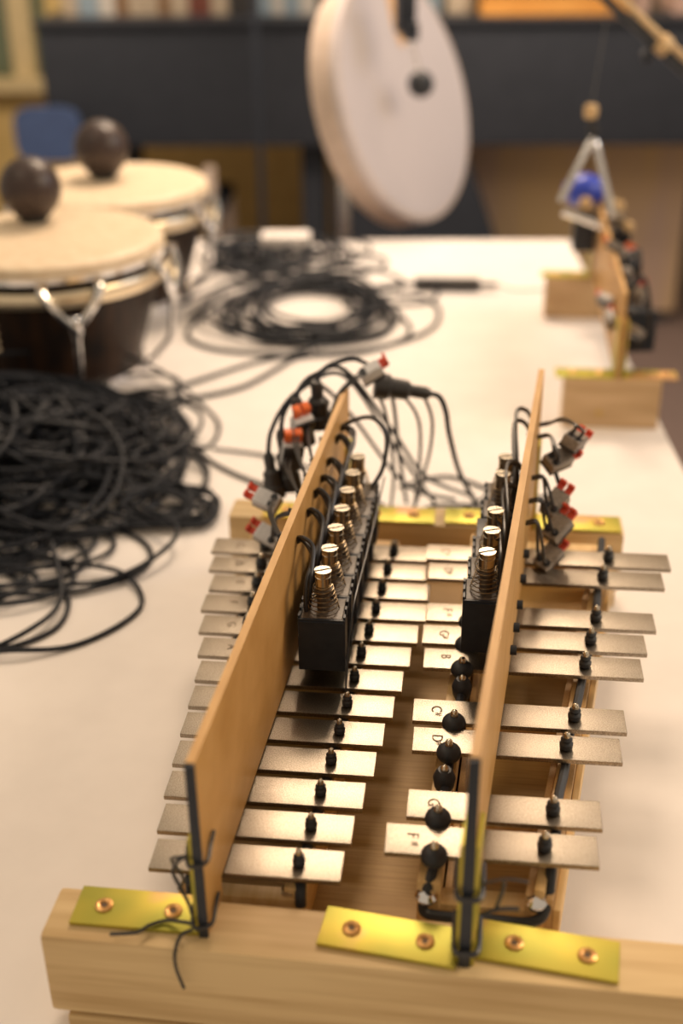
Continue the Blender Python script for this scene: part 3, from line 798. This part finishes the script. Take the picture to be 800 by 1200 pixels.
# ------------------------------------------------------------------ coiled cable in the middle distance
def coil():
    z = TZ+0.003
    rnd = random.Random(5)
    t = thing('coiled_cable', (-0.16, 1.25, TZ), 'thick coil of black cable lying on the white table behind the left board', 'cable')
    P = []
    for i in range(12*16+1):
        a = 2*PI*i/16
        k = i/16
        rx = 0.105+0.022*math.sin(k*2.1)+0.008*math.sin(i*0.7); ry = 0.125+0.014*math.cos(k*1.7)
        P.append((-0.160+0.026*math.sin(k*1.3)+rx*math.cos(a), 1.235+0.026*math.cos(k*2.2)+ry*math.sin(a), z+0.0030*(k % 6)+0.002*math.sin(i)))
    b = MB(); b.tube(smooth(P, 4), 0.0032, 7); b.build('coil', 'cable_black', t)
    P = [(-0.07, 1.25, z+0.02), (0.0, 1.33, z), (0.04, 1.27, z), (0.03, 1.17, z), (-0.04, 1.09, z), (-0.13, 1.055, z), (-0.24, 1.06, z), (-0.305, 1.10, z), (-0.32, 1.17, z), (-0.29, 1.22, z+0.01)]
    b = MB(); b.tube(smooth(P, 8), 0.0032, 7); b.build('loose_loop', 'cable_black', t)
    P = [(-0.06, 1.26, z+0.02), (-0.01, 1.22, z), (0.0, 1.14, z), (-0.06, 1.07, z), (-0.14, 1.045, z), (-0.165, 1.0, z), (-0.20, 0.93, z), (-0.26, 0.885, z), (-0.31, 0.87, z)]
    b = MB(); b.tube(smooth(P, 8), 0.0032, 7); b.build('loose_loop', 'cable_black', t)
    P = [(-0.30, 0.905, z), (-0.26, 0.95, z), (-0.20, 1.02, z), (-0.13, 1.07, z+0.004), (-0.1, 1.14, z+0.01)]
    b = MB(); b.tube(smooth(P, 8), 0.0030, 7); b.build('loose_loop', 'cable_black', t)
    # splitter bar
    s = thing('cable_joint', (0.04, 1.37, TZ), 'black bar-shaped cable joint lying far back on the white table', 'connector')
    b = MB(); b.box((0.050, 1.375, TZ+0.010), (0.105, 0.018, 0.018), Rz(0.02), bev=0.005); b.build('body', 'plug_black', s)
    b = MB(); b.lathe([(0.004, 0), (0.005, 0.02), (0.0035, 0.03)], (0.10, 1.376, TZ+0.010), (1, 0.02, 0), 12); b.build('strain_relief', 'plug_black', s)
    b = MB(); b.tube(smooth([(-0.003, 1.374, TZ+0.010), (-0.05, 1.37, z+0.003), (-0.10, 1.36, z), (-0.13, 1.30, z+0.02)], 8), 0.0035, 8); b.build('cord', 'cable_black', s)
    b = MB(); b.tube(smooth([(0.13, 1.377, TZ+0.010), (0.16, 1.375, z), (0.22, 1.385, z), (0.30, 1.40, z)], 8), 0.0014, 8); b.build('thin_cord', 'connector_grey', s)
    b = MB(); b.tube(smooth([(0.03, 1.368, TZ+0.010), (0.035, 1.34, z), (0.02, 1.30, z), (-0.05, 1.27, z), (-0.1, 1.22, z+0.02)], 8), 0.003, 8); b.build('cord', 'cable_black', s)
    # second, more distant pile
    lab = 'black cable in the blurred pile behind the coil near the far table edge'
    for c in range(7):
        rnd = random.Random(40+c)
        cx = -0.25+rnd.uniform(-0.05, 0.05); cy = 1.51+rnd.uniform(-0.04, 0.04); R0 = rnd.uniform(0.04, 0.085); th = rnd.uniform(0, 6)
        P = []
        for i in range(46):
            th += 0.45; R = R0*(1+0.3*math.sin(i*0.21+c))
            cx += 0.004*math.cos(i*0.13+c); cy += 0.003*math.sin(i*0.17+c*2)
            P.append((cx+R*math.cos(th)*1.2, cy+R*math.sin(th), z+0.024*abs(math.sin(i*0.31+c))))
        b = MB(); b.tube(smooth(P, 4), 0.003, 6)
        tag(b.build('tangled_cable', 'cable_black'), lab, 'cable', 'black cables piled near the far table edge')
    for P in ([(-0.33, 1.20, z), (-0.30, 1.28, z+0.01), (-0.27, 1.36, z+0.01), (-0.22, 1.40, z+0.02), (-0.12, 1.39, z+0.01), (-0.06, 1.36, z), (-0.02, 1.40, z), (-0.07, 1.47, z), (-0.15, 1.45, z+0.01)],
              [(-0.36, 1.26, z), (-0.28, 1.34, z+0.015), (-0.18, 1.36, z+0.015), (-0.10, 1.30, z+0.03), (-0.14, 1.24, z+0.03)],
              [(-0.37, 1.38, z), (-0.31, 1.40, z+0.02), (-0.24, 1.37, z+0.02), (-0.16, 1.41, z+0.01), (-0.08, 1.46, z), (-0.06, 1.53, z), (-0.12, 1.58, z)]):
        b = MB(); b.tube(smooth(P, 8), 0.003, 7)
        tag(b.build('stray_cable', 'cable_black'), 'black cable strand crossing between the coil and the pile behind it', 'cable', 'strands between the coil and the far pile')
    # small pale box in the pile
    b = MB(); b.box((-0.235, 1.545, TZ+0.021), (0.085, 0.05, 0.042), Rz(0.1), bev=0.004)
    tag(b.build('small_box', 'table_white'), 'small pale box lying in the far cable pile near the table edge', 'box')
coil()

# ------------------------------------------------------------------ drums and balls
def drum(cx, cy, R, ztop, label, a0):
    d = thing('hand_drum', (cx, cy, TZ), label, 'drum')
    H = ztop-TZ
    b = MB(); b.lathe([(R*0.70, 0.004), (R*0.74, 0.03), (R*0.88, H*0.55), (R*0.955, H*0.85), (R*0.955, H-0.004)], (cx, cy, TZ), seg=56); b.build('shell', 'drum_shell', d)
    b = MB()
    prof = [(R*0.02, ztop), (R*0.9, ztop), (R*0.955, ztop-0.0008), (R*0.99, ztop-0.004), (R*1.0, ztop-0.010), (R*0.995, ztop-0.016), (R*0.97, ztop-0.016)]
    b.lathe(prof, (cx, cy, 0), seg=64); b.build('drum_skin', 'drum_skin', d)
    # lower tension hoop
    b = MB(); b.lathe([(R*1.00, ztop-0.050), (R*1.035, ztop-0.050), (R*1.045, ztop-0.046), (R*1.045, ztop-0.036), (R*1.03, ztop-0.032), (R*1.0, ztop-0.032), (R*1.0, ztop-0.050)], (cx, cy, 0), seg=64, cap=False); b.build('tension_hoop', 'hoop_metal', d)
    b = MB(); b.lathe([(R*0.97, ztop-0.022), (R*1.012, ztop-0.022), (R*1.012, ztop-0.016), (R*0.97, ztop-0.016), (R*0.97, ztop-0.022)], (cx, cy, 0), seg=64, cap=False); b.build('skin_ring', 'chrome', d)
    b = MB(); b.lathe([(R*0.66, 0), (R*0.745, 0), (R*0.755, 0.006), (R*0.75, 0.016), (R*0.70, 0.016)], (cx, cy, TZ), seg=56, cap=False); b.build('bottom_ring', 'chrome', d)
    for k in range(6):
        a = a0+2*PI*k/6
        e = Vector((math.cos(a), math.sin(a), 0)); s = Vector((-math.sin(a), math.cos(a), 0)); c = Vector((cx, cy, 0))
        def P(r, t, z): return c+e*(R*r)+s*t+Vector((0, 0, z))
        b = MB()
        for q in (-1, 1):
            b.tube(smooth([P(0.99, q*0.034, ztop-0.020), P(1.05, q*0.034, ztop-0.028), P(1.085, q*0.024, ztop-0.048), P(1.08, q*0.006, ztop-0.070)], 6), 0.0052, 10)
            b.box(P(1.02, q*0.034, ztop-0.026), (0.014, 0.012, 0.018), Rz(a), bev=0.003)
        lug = b.build('lug', 'chrome', d)
        b = MB()
        b.lathe([(0.006, 0), (0.0078, 0.003), (0.0078, 0.020), (0.0055, 0.024)], P(1.075, 0, ztop-0.084), seg=14)
        b.tube(smooth([P(1.075, 0, ztop-0.080), P(1.06, 0, ztop-0.10), P(1.03, 0, TZ+0.055), P(0.90, 0, TZ+0.030), P(0.80, 0, TZ+0.016), P(0.765, 0, TZ+0.008)], 6), 0.0045, 10)
        b.build('tension_rod', 'chrome', lug)
    # gold beads that stand in for blurred highlights on the rod threads
    for a in (-1.05, -1.75):
        for i in range(4):
            z = ztop-0.075-0.0105*i; rr = R*(0.955-0.0028*(i+3))
            p = Vector((cx+math.cos(a)*rr, cy+math.sin(a)*rr, z))
            b = MB(); b.sphere(p, 0.0035, seg=10, rings=8); b.build('thread_glint', 'hoop_metal', d)
    return d
drum(-0.455, 0.975, 0.150, 0.100, 'nearer of the two hand drums, dark shell with chrome lugs and pale skin', -1.08)
drum(-0.465, 1.300, 0.150, 0.096, 'farther of the two hand drums, behind the near drum and beside the piano legs', -0.15)
def ball(c, r, z0, label):
    t = thing('wooden_ball', (c[0], c[1], z0), label, 'ball')
    b = MB(); b.sphere((c[0], c[1], z0+r+0.004), r, (1, 1, 1.0), 36, 22); b.build('ball', 'ball_brown', t)
    b = MB(); b.lathe([(0.016, 0), (0.018, 0.004), (r*0.62, r*0.26)], (c[0], c[1], z0), seg=24); b.build('contact_shadow', 'rubber', t)  # dark cone shapes the contact shadow under the ball, no real base
ball((-0.491, 1.040), 0.0400, 0.100, 'dark brown ball resting on the skin of the near drum, cut by the left edge')
ball((-0.478, 1.322), 0.0415, 0.096, 'dark brown ball resting on the skin of the far drum')

# ------------------------------------------------------------------ second machine with triangle, at the right
def far_rig():
    g = thing('triangle_machine', (0.26, 1.05, TZ), 'small wooden machine at the table\'s right edge, one upright board on two pine blocks', 'percussion machine')
    for (x0, x1, y, z1) in ((0.202, 0.314, 0.8615, -0.0245), (0.198, 0.305, 1.268, -0.0245)):
        b = MB(); b.box(((x0+x1)/2, y, (TZ+z1)/2), (x1-x0, 0.038, z1-TZ), bev=0.003); blk = b.build('pine_block', 'pine_block', g)
        if y < 1:
            b = MB(); b.lathe([(0.0045, 0), (0.0040, 0.0008)], (0.244, y-0.0192, -0.066), (0, -1, 0), 14); b.build('dowel_hole', 'wall_brown', blk)
    def bx(y): return 0.262+0.006*(y-0.85)/0.42
    b = MB(); b.box((0.265, 1.065, 0.028), (0.0048, 0.440, 0.104), Rz(-0.014), bev=0.0004); b.build('upright_board', 'board_wood', g)
    for y, dx in ((0.8615, 0), (1.268, 0)):
        for s in (-1, 1):
            x0, x1 = (0.191, 0.259) if s < 0 else (0.269, 0.332)
            if y > 1 and s > 0: x1 = 0.318
            o = plate(g, 'angle_bracket', x0, x1, y-0.002, -0.0242, 0.027, 0, (0.3, 0.75))
            b = MB(); b.box((0.264+s*0.0050, y, 0.010), (0.0025, 0.026, 0.066), bev=0.0005); b.build('upright_leg', 'zinc_yellow', o)
    for y, s in ((1.245, -1), (1.235, 1), (1.165, 1)):
        solenoid(g, 0.265+s*0.0195, y, 0.022, 0.070, 0.098, wx=0.031, wy=0.036, detail=False)
    for (c, R, lv) in (((0.266, 1.02, 0.086), eul(20, 20, 80), 'lever_red'), ((0.275, 0.985, 0.062), eul(10, 60, 60), 'lever_orange'), ((0.252, 0.94, 0.040), eul(10, 60, 50), 'lever_red'),
                       ((0.289, 0.93, 0.052), eul(60, 0, -30), 'lever_red'), ((0.285, 1.06, 0.060), eul(60, 30, 20), 'lever_orange'), ((0.255, 0.905, 0.028), eul(40, 60, 40), 'lever_orange'),
                       ((0.282, 0.890, 0.020), eul(0, 40, 40), 'lever_red')):
        lever_connector(g, c, R, lv, 'connector_grey', 1.15)
    for i in range(7):
        rnd = random.Random(i)
        b = MB(); x = 0.272; y0 = 0.88+0.05*i
        P = [(0.266, y0, 0.06), (0.285, y0+0.01, 0.07+rnd.uniform(-.01, .02)), (0.298, y0+rnd.uniform(-.03, .03), 0.045), (0.300, y0+0.03, 0.015), (0.290, y0+0.04, -0.005), (0.280, y0+0.07, 0.03), (0.270, y0+0.06, 0.055)]
        b.tube(smooth(P, 7), 0.0026, 8); b.build('wire_loop', 'wire_black', g)
    b = MB(); b.box((0.290, 0.95, 0.008), (0.034, 0.060, 0.050), Rz(0.2), bev=0.003); b.build('circuit_box', 'black_metal', g)
    b = MB(); b.box((0.290, 1.08, 0.030), (0.036, 0.07, 0.060), Rz(-0.1), bev=0.003); b.build('circuit_box', 'black_metal', g)
    # blue beater on a black stem
    b = MB(); b.tube(smooth([(0.266, 1.275, 0.045), (0.268, 1.282, 0.075), (0.262, 1.285, 0.090), (0.252, 1.285, 0.104)], 6), 0.0042, 10); st = b.build('beater_stem', 'black_metal', g)
    b = MB(); b.sphere((0.245, 1.285, 0.0960), 0.030, (1.05, 0.9, 0.80), 28, 16); b.build('beater_head', 'blue_rubber', st)
    # tan roller parts between the solenoids and the triangle
    for p in ((0.243, 1.225, 0.091), (0.286, 1.200, 0.093), (0.296, 1.160, 0.075)):
        b = MB(); b.lathe([(0.0075, -0.006), (0.009, 0), (0.0075, 0.007)], p, (0.2, 0.1, 1), 16); b.build('end_cap', 'tan_rubber', g)
far_rig()

def triangle():
    z = 0.0
    top = Vector((0.2455, 1.215, 0.186)); bl = Vector((0.2060, 1.195, 0.098)); br = Vector((0.2850, 1.185, 0.062))
    t = thing('triangle', top, 'chrome triangle instrument hanging above the small machine, blue beater behind it', 'triangle')
    P = []
    pts = [bl+(br-bl)*0.05+Vector((0, -0.0, -0.010)), br, top, bl+Vector((0, 0, 0.002))]
    def corner(a, b_, c, r=0.12):
        return [b_+(a-b_)*r, b_+(a-b_)*r*0.45+(c-b_)*r*0.10, b_+(a-b_)*r*0.10+(c-b_)*r*0.45, b_+(c-b_)*r]
    P = [pts[0]]+corner(pts[0], pts[1], pts[2])+corner(pts[1], pts[2], pts[3])+[pts[3]]
    b = MB(); b.tube(P, 0.0052, 12); b.build('rod', 'chrome', t)
    h = thing('triangle_hanger', top+Vector((0, 0, 0.03)), 'thin black cord with tan knob from which the chrome triangle hangs', 'cord')
    b = MB(); b.tube(smooth([top+Vector((-0.001, 0, -0.006)), top+Vector((-0.006, 0.001, 0.006)), top+Vector((-0.004, 0.002, 0.020)), top+Vector((0.003, 0.001, 0.006)), top+Vector((0.0005, 0, -0.006))], 5), 0.0028, 8); b.build('loop', 'wire_black', h)
    k = top+Vector((-0.006, 0.006, 0.021))
    b = MB(); b.lathe([(0.0070, 0), (0.0092, 0.003), (0.0095, 0.014), (0.0070, 0.018)], k, (0, 0, 1), 18); b.build('knob', 'tan_rubber', h)
    b = MB(); b.tube([k+Vector((0.0, 0, 0.016)), (0.249, 1.262, 0.278), (0.2585, 1.300, 0.3440)], 0.0007, 6); b.build('cord', 'wire_black', h)
triangle()

def boom():
    g = thing('microphone_stand', (0.98, 1.28, FZ), 'black boom stand whose arm with a tan cable crosses the top right corner', 'stand')
    A = Vector((0.232, 1.30, 0.3665)); B = Vector((0.380, 1.30, 0.2480)); d = (B-A).normalized()
    E = A+d*0.95
    E.z = B.z-0.02+0.0
    b = MB(); b.cyl(A-d*0.02, A+d*0.60, 0.0060, seg=14); b.build('boom_arm', 'black_metal', g)
    off = Vector((0.010, -0.004, 0.010))
    b = MB(); b.tube(smooth([A+off+Vector((0.0, 0, 0.004)), A+d*0.06+off, A+d*0.12+off*0.9, A+d*0.2+off, A+d*0.5+off], 8), 0.0050, 10); b.build('tan_cable', 'tan_rubber', g)
    p = A+d*0.128
    b = MB(); b.lathe([(0.012, -0.009), (0.014, -0.006), (0.014, 0.006), (0.012, 0.009)], p+off*0.5, d, 18); b.build('clip', 'tan_rubber', g)
    b = MB(); b.lathe([(0.006, 0), (0.009, 0.004), (0.009, 0.012), (0.005, 0.014)], p+Vector((-0.010, -0.004, -0.006)), (-1, 0, -0.5), 14); b.build('clip_knob', 'black_metal', g)
    b = MB(); b.lathe([(0.010, -0.012), (0.012, -0.008), (0.012, 0.008), (0.010, 0.012)], A, d, 16); b.build('tip', 'black_metal', g)
    e = A+d*0.60
    b = MB(); b.cyl((e.x, e.y, FZ+0.02), (e.x, e.y, e.z+0.02), 0.010, seg=16); b.build('pole', 'black_metal', g)
    b = MB(); b.lathe([(0.018, -0.02), (0.022, 0), (0.018, 0.02)], e, (0, 1, 0), 16); b.build('boom_clutch', 'black_metal', g)
    for k in range(3):
        a = 2*PI*k/3+0.4
        b = MB(); b.cyl((e.x, e.y, FZ+0.16), (e.x+0.22*math.cos(a), e.y+0.22*math.sin(a), FZ+0.012), 0.008, seg=12); b.build('leg', 'black_metal', g)
    g2 = e
boom()

# ------------------------------------------------------------------ hanging frame drum beyond the table
def frame_drum():
    c = Vector((-0.046, 1.900, 0.128)); R = 0.232; dep = 0.060
    az = math.radians(48)
    n = Vector((0.86, -0.42, 0.29)).normalized()     # face normal: to the right and toward the viewer
    t = thing('frame_drum', (c.x, c.y, c.z-R), 'large round frame drum with pinkish white skin hanging beyond the table', 'drum')
    b = MB(); b.lathe([(R*0.97, -dep), (R, -dep), (R, -0.001), (R*0.985, 0.0), (R*0.97, -0.002), (R*0.97, -dep)], c, n, 72, cap=False); b.build('frame', 'frame_shell', t)
    b = MB(); b.lathe([(0.001, 0.0012), (R*0.93, 0.0012), (R*0.985, 0.001), (R*1.003, -0.002), (R*1.004, -0.012), (R*1.0, -0.012)], c, n, 72, cap=True); sk = b.build('drum_skin', 'skin_white', t)
    up = Vector((0, 0, 1)); u = (up-n*up.dot(n)).normalized(); s = u.cross(n)
    # brown streak: skin stain with the arm's shadow painted into its colour
    b = MB()
    def onface(a, h): return c+n*0.0018+s*a+u*h
    b.add([onface(x, y) for x, y in ((0.045, 0.21), (0.005, 0.20), (0.000, 0.13), (0.015, 0.09), (0.040, 0.10), (0.050, 0.16))], [(0, 1, 2, 3, 4, 5)])
    b.build('stain_arm_shade', 'stain_arm_shade', sk, fix=False)
    # rim wear is a narrow ring
    b = MB(); b.lathe([(R*0.962, 0.0016), (R*0.972, 0.0018), (R*0.982, 0.0016)], c, n, 72, cap=False); b.build('rim_band', 'frame_shell', t)
    # mounting stand
    st = thing('drum_stand', (-0.181, 1.985, FZ), 'slim chrome stand holding the frame drum and its black beater', 'stand')
    b = MB(); b.cyl((-0.180, 1.985, FZ+0.01), (-0.180, 1.985, -0.02), 0.012, seg=16)
    b.cyl((-0.180, 1.985, -0.02), (-0.180, 1.985, 0.56), 0.009, seg=16); b.build('pole', 'chrome', st)
    for k in range(3):
        a = 2*PI*k/3+0.2
        b = MB(); b.cyl((-0.180, 1.985, FZ+0.22), (-0.180+0.25*math.cos(a), 1.985+0.25*math.sin(a), FZ+0.012), 0.008, seg=12); b.build('leg', 'chrome', st)
    b = MB(); b.tube(smooth([(-0.180, 1.985, 0.55), (-0.15, 1.93, 0.57), (-0.09, 1.85, 0.54), (-0.055, 1.80, 0.42), (-0.048, 1.79, 0.33)], 6), 0.010, 12); b.build('arm', 'black_metal', st)
    b = MB(); b.box((-0.047, 1.79, 0.292), (0.032, 0.04, 0.07), Rz(0.3), bev=0.006); b.box((-0.038, 1.775, 0.262), (0.022, 0.05, 0.03), Rz(0.3), bev=0.004); cl = b.build('clamp', 'black_metal', st)
    p0 = Vector((-0.044, 1.775, 0.268)); p1 = Vector((-0.018, 1.805, 0.168))
    b = MB(); b.cyl(p0, p1, 0.0042, seg=12); bt = b.build('beater_rod', 'chrome', st)
    b = MB(); b.sphere(p1, 0.0240, (1, 1, 1), 24, 14); b.build('beater_ball', 'rubber', bt)
frame_drum()

# ------------------------------------------------------------------ background furniture
def piano():
    p = thing('grand_piano', T(-0.5, 1.7, FZ), 'long black closed grand piano standing behind the table', 'piano')
    x0, x1 = -1.345, 0.85
    b = MB(); b.box(T((x0+x1)/2, 1.95, -0.030), (x1-x0, 0.95, 0.335), RT, bev=0.012); b.build('case', 'piano_black', p)
    b = MB(); b.box(T((x0+x1)/2, 1.945, 0.146), (x1-x0+0.02, 0.97, 0.016), RT, bev=0.006); b.build('lid', 'piano_black', p)
    for a, c, w_ in ((-0.56, 1.58, 0.075), (-1.27, 2.2, 0.10), (0.7, 2.2, 0.10)):
        b = MB(); b.box(T(a, c, (FZ-0.20)/2), (w_, w_, -0.20-FZ), RT, bev=0.01); b.build('leg', 'piano_black', p)
    # items on the lid
    rnd = random.Random(11)
    cols = {'book_cream': (0.55, 0.45, 0.33), 'book_brown': (0.28, 0.16, 0.08), 'book_blue': (0.32, 0.42, 0.50), 'book_pink': (0.62, 0.42, 0.34),
            'book_dark': (0.05, 0.045, 0.045), 'book_white': (0.70, 0.66, 0.60), 'book_red': (0.20, 0.06, 0.04)}
    for k, c in cols.items(): mat(k, tuple(x*0.62 for x in c), tuple(x*0.74 for x in c), rough=0.6, noise=12)
    seq = ['book_cream', 'book_blue', 'book_white', 'book_brown', 'book_cream', 'book_cream', 'book_brown', 'book_cream', 'book_red', 'book_cream', 'book_dark', 'book_dark',
           'book_blue', 'book_white', 'book_blue', 'book_white', 'book_dark', 'book_blue', 'book_pink', 'book_white', 'book_pink', 'book_dark', 'book_blue', 'book_dark']
    x = -1.30
    for i, m in enumerate(seq):
        w_ = rnd.uniform(0.030, 0.062); h = rnd.uniform(0.20, 0.28)
        cx = x+w_/2
        b = MB(); base = T(cx, 1.70, 0.154)
        # spine, covers and page block of one upright book
        b.box(T(cx, 1.62, 0.154+h/2), (w_, 0.006, h), RT, bev=0.001)
        for q in (-1, 1): b.box(T(cx+q*(w_/2-0.0015), 1.70, 0.154+h/2), (0.003, 0.16, h), RT)
        b.cur = 1; b.box(T(cx, 1.70, 0.154+h/2), (w_-0.007, 0.150, h-0.010), RT); b.cur = 0
        o = b.build('book', [m, 'table_white'])
        side = 'left end' if i < 11 else 'middle'
        tag(o, f'blurred {m.split("_")[1]} book standing in the row on the piano lid, {side} of the row', 'book', 'books standing on the piano lid, '+m.split('_')[1]+' '+side)
        x += w_+0.003
    b = MB(); 
    b.box(T(0.14, 1.62, 0.154+0.03), (0.42, 0.16, 0.06), RT, bev=0.004); b.box(T(0.14, 1.62, 0.154+0.064), (0.44, 0.18, 0.008), RT, bev=0.002)
    tag(b.build('wooden_box', 'wood_orange'), 'long orange wooden box lying on the piano lid right of the frame drum', 'box')
    for i, (a, h, m) in enumerate(((-0.13, 0.12, 'book_cream'),)):
        b = MB(); b.lathe([(0.035, 0), (0.04, 0.005), (0.04, h*0.8), (0.03, h)], T(a, 1.6, 0.154), seg=24); tag(b.build('jar', m), 'small cream jar on the piano lid beside the frame drum', 'jar')
    b = MB(); b.box(T(0.385, 1.62, 0.154+0.035), (0.055, 0.12, 0.07), RT, bev=0.006); tag(b.build('small_carton', 'book_pink'), 'small pink carton on the piano lid at the end of the orange box', 'box')
    b = MB(); b.box(T(0.66, 1.66, 0.154+0.035), (0.36, 0.26, 0.07), RT, bev=0.006); b.box(T(0.66, 1.66, 0.154+0.074), (0.37, 0.27, 0.006), RT, bev=0.002); tag(b.build('pink_box', 'book_pink'), 'wide flat pink box on the right end of the piano lid', 'box')
piano()

def background():
    # black tapering bin / case under the piano
    def taper(name, a0, a1, b0, b1, c0, c1, z0, z1, m, label, cat):
        b = MB()
        vs = [T(a0, c0, z0), T(a1, c0, z0), T(a1, c1, z0), T(a0, c1, z0), T(b0, c0, z1), T(b1, c0, z1), T(b1, c1, z1), T(b0, c1, z1)]
        b.add(vs, [(0, 3, 2, 1), (4, 5, 6, 7), (0, 1, 5, 4), (1, 2, 6, 5), (2, 3, 7, 6), (3, 0, 4, 7)])
        return tag(b.build(name, m, smooth=False), label, cat)
    taper('black_case', -0.50, 0.14, -0.50, -0.105, 1.50, 1.75, FZ, -0.205, 'dark_cloth', 'black cloth-covered case with a slanting right side under the piano', 'case')
    p = thing('wooden_chest', T(0.35, 1.95, FZ), 'plain tan wooden chest standing under the right half of the piano', 'chest')
    b = MB(); b.box(T(0.245, 1.98, (FZ-0.215)/2+0.02), (0.80, 0.36, -0.215-FZ-0.04), RT, bev=0.006); b.build('body', 'panel_tan', p)
    b = MB(); b.box(T(0.245, 1.98, FZ+0.02), (0.76, 0.34, 0.04), RT); b.build('plinth', 'dark_cloth', p)
    b = MB(); b.box(T(0.245, 1.795, -0.23), (0.80, 0.012, 0.02), RT); b.build('top_rail', 'panel_tan', p)
    # thin dark stand pole and slats behind the cable pile
    s = thing('music_stand', T(-0.86, 1.36, FZ), 'thin black stand pole rising behind the far cable pile', 'stand')
    b = MB(); b.cyl(T(-0.675, 1.10, FZ+0.01), T(-0.675, 1.10, 0.62), 0.0085, seg=14); b.build('pole', 'black_metal', s)
    for k in range(3):
        a = 2*PI*k/3+0.9; c = T(-0.675, 1.10, FZ+0.20)
        b = MB(); b.cyl(c, (c.x+0.22*math.cos(a), c.y+0.22*math.sin(a), FZ+0.01), 0.008, seg=12); b.build('leg', 'black_metal', s)
    b = MB(); b.box(T(-0.675, 1.08, 0.70), (0.42, 0.012, 0.26), RT@eul(-15, 0, 0), bev=0.003); b.build('desk', 'black_metal', s)
    # pale chair legs in the gap
    c = thing('chair', T(-1.05, 1.61, FZ), 'pale legged chair with black seat between the far drum and the piano leg', 'chair')
    for a in (-1.24, -0.862):
        for cc, w_ in ((1.42, 0.034), (1.80, 0.044)):
            b = MB(); b.box(T(a, cc, (FZ-0.415)/2), (w_, w_, -0.415-FZ), RT, bev=0.004); b.build('leg', 'frame_shell', c)
    b = MB(); b.box(T(-1.05, 1.61, -0.395), (0.42, 0.42, 0.04), RT, bev=0.01); b.build('seat', 'dark_cloth', c)
    for q in (-1.24, -0.862):
        b = MB(); b.box(T(q, 1.42, -0.31), (0.032, 0.032, 0.13), RT, bev=0.004); b.build('backrest_post', 'frame_shell', c)
    # blue chair left
    c = thing('blue_chair', T(-1.33, 1.1, FZ), 'chair with a rounded blue backrest at the left end of the piano', 'chair')
    b = MB()
    n = 10; poly = []
    cx, cz = -1.300, -0.130
    for i in range(n*4):
        a = 2*PI*i/(n*4); ca, sa = math.cos(a), math.sin(a)
        poly.append((0.095*math.copysign(abs(ca)**0.5, ca), 0.075*math.copysign(abs(sa)**0.5, sa)))
    def fn(v): 
        x, h, d = v
        return T(cx+x, 1.30+d+0.25*x*x, cz+h)
    b.prism([(x, y) for x, y in poly], 0, 0.02, fn=fn); b.build('backrest', 'chair_blue', c)
    b = MB(); b.box(T(cx, 1.12, FZ+0.44), (0.38, 0.36, 0.03), RT, bev=0.008); b.build('seat', 'chair_blue', c)
    for q in (-1, 1):
        b = MB(); b.tube([T(cx+q*0.08, 1.335, FZ), T(cx+q*0.08, 1.335, cz)], 0.011, 10); b.build('leg', 'black_metal', c)
        b = MB(); b.tube([T(cx+q*0.15, 0.98, FZ), T(cx+q*0.14, 1.00, FZ+0.43)], 0.011, 10); b.build('leg', 'black_metal', c)
    # dark cabinet edge at far right
background()
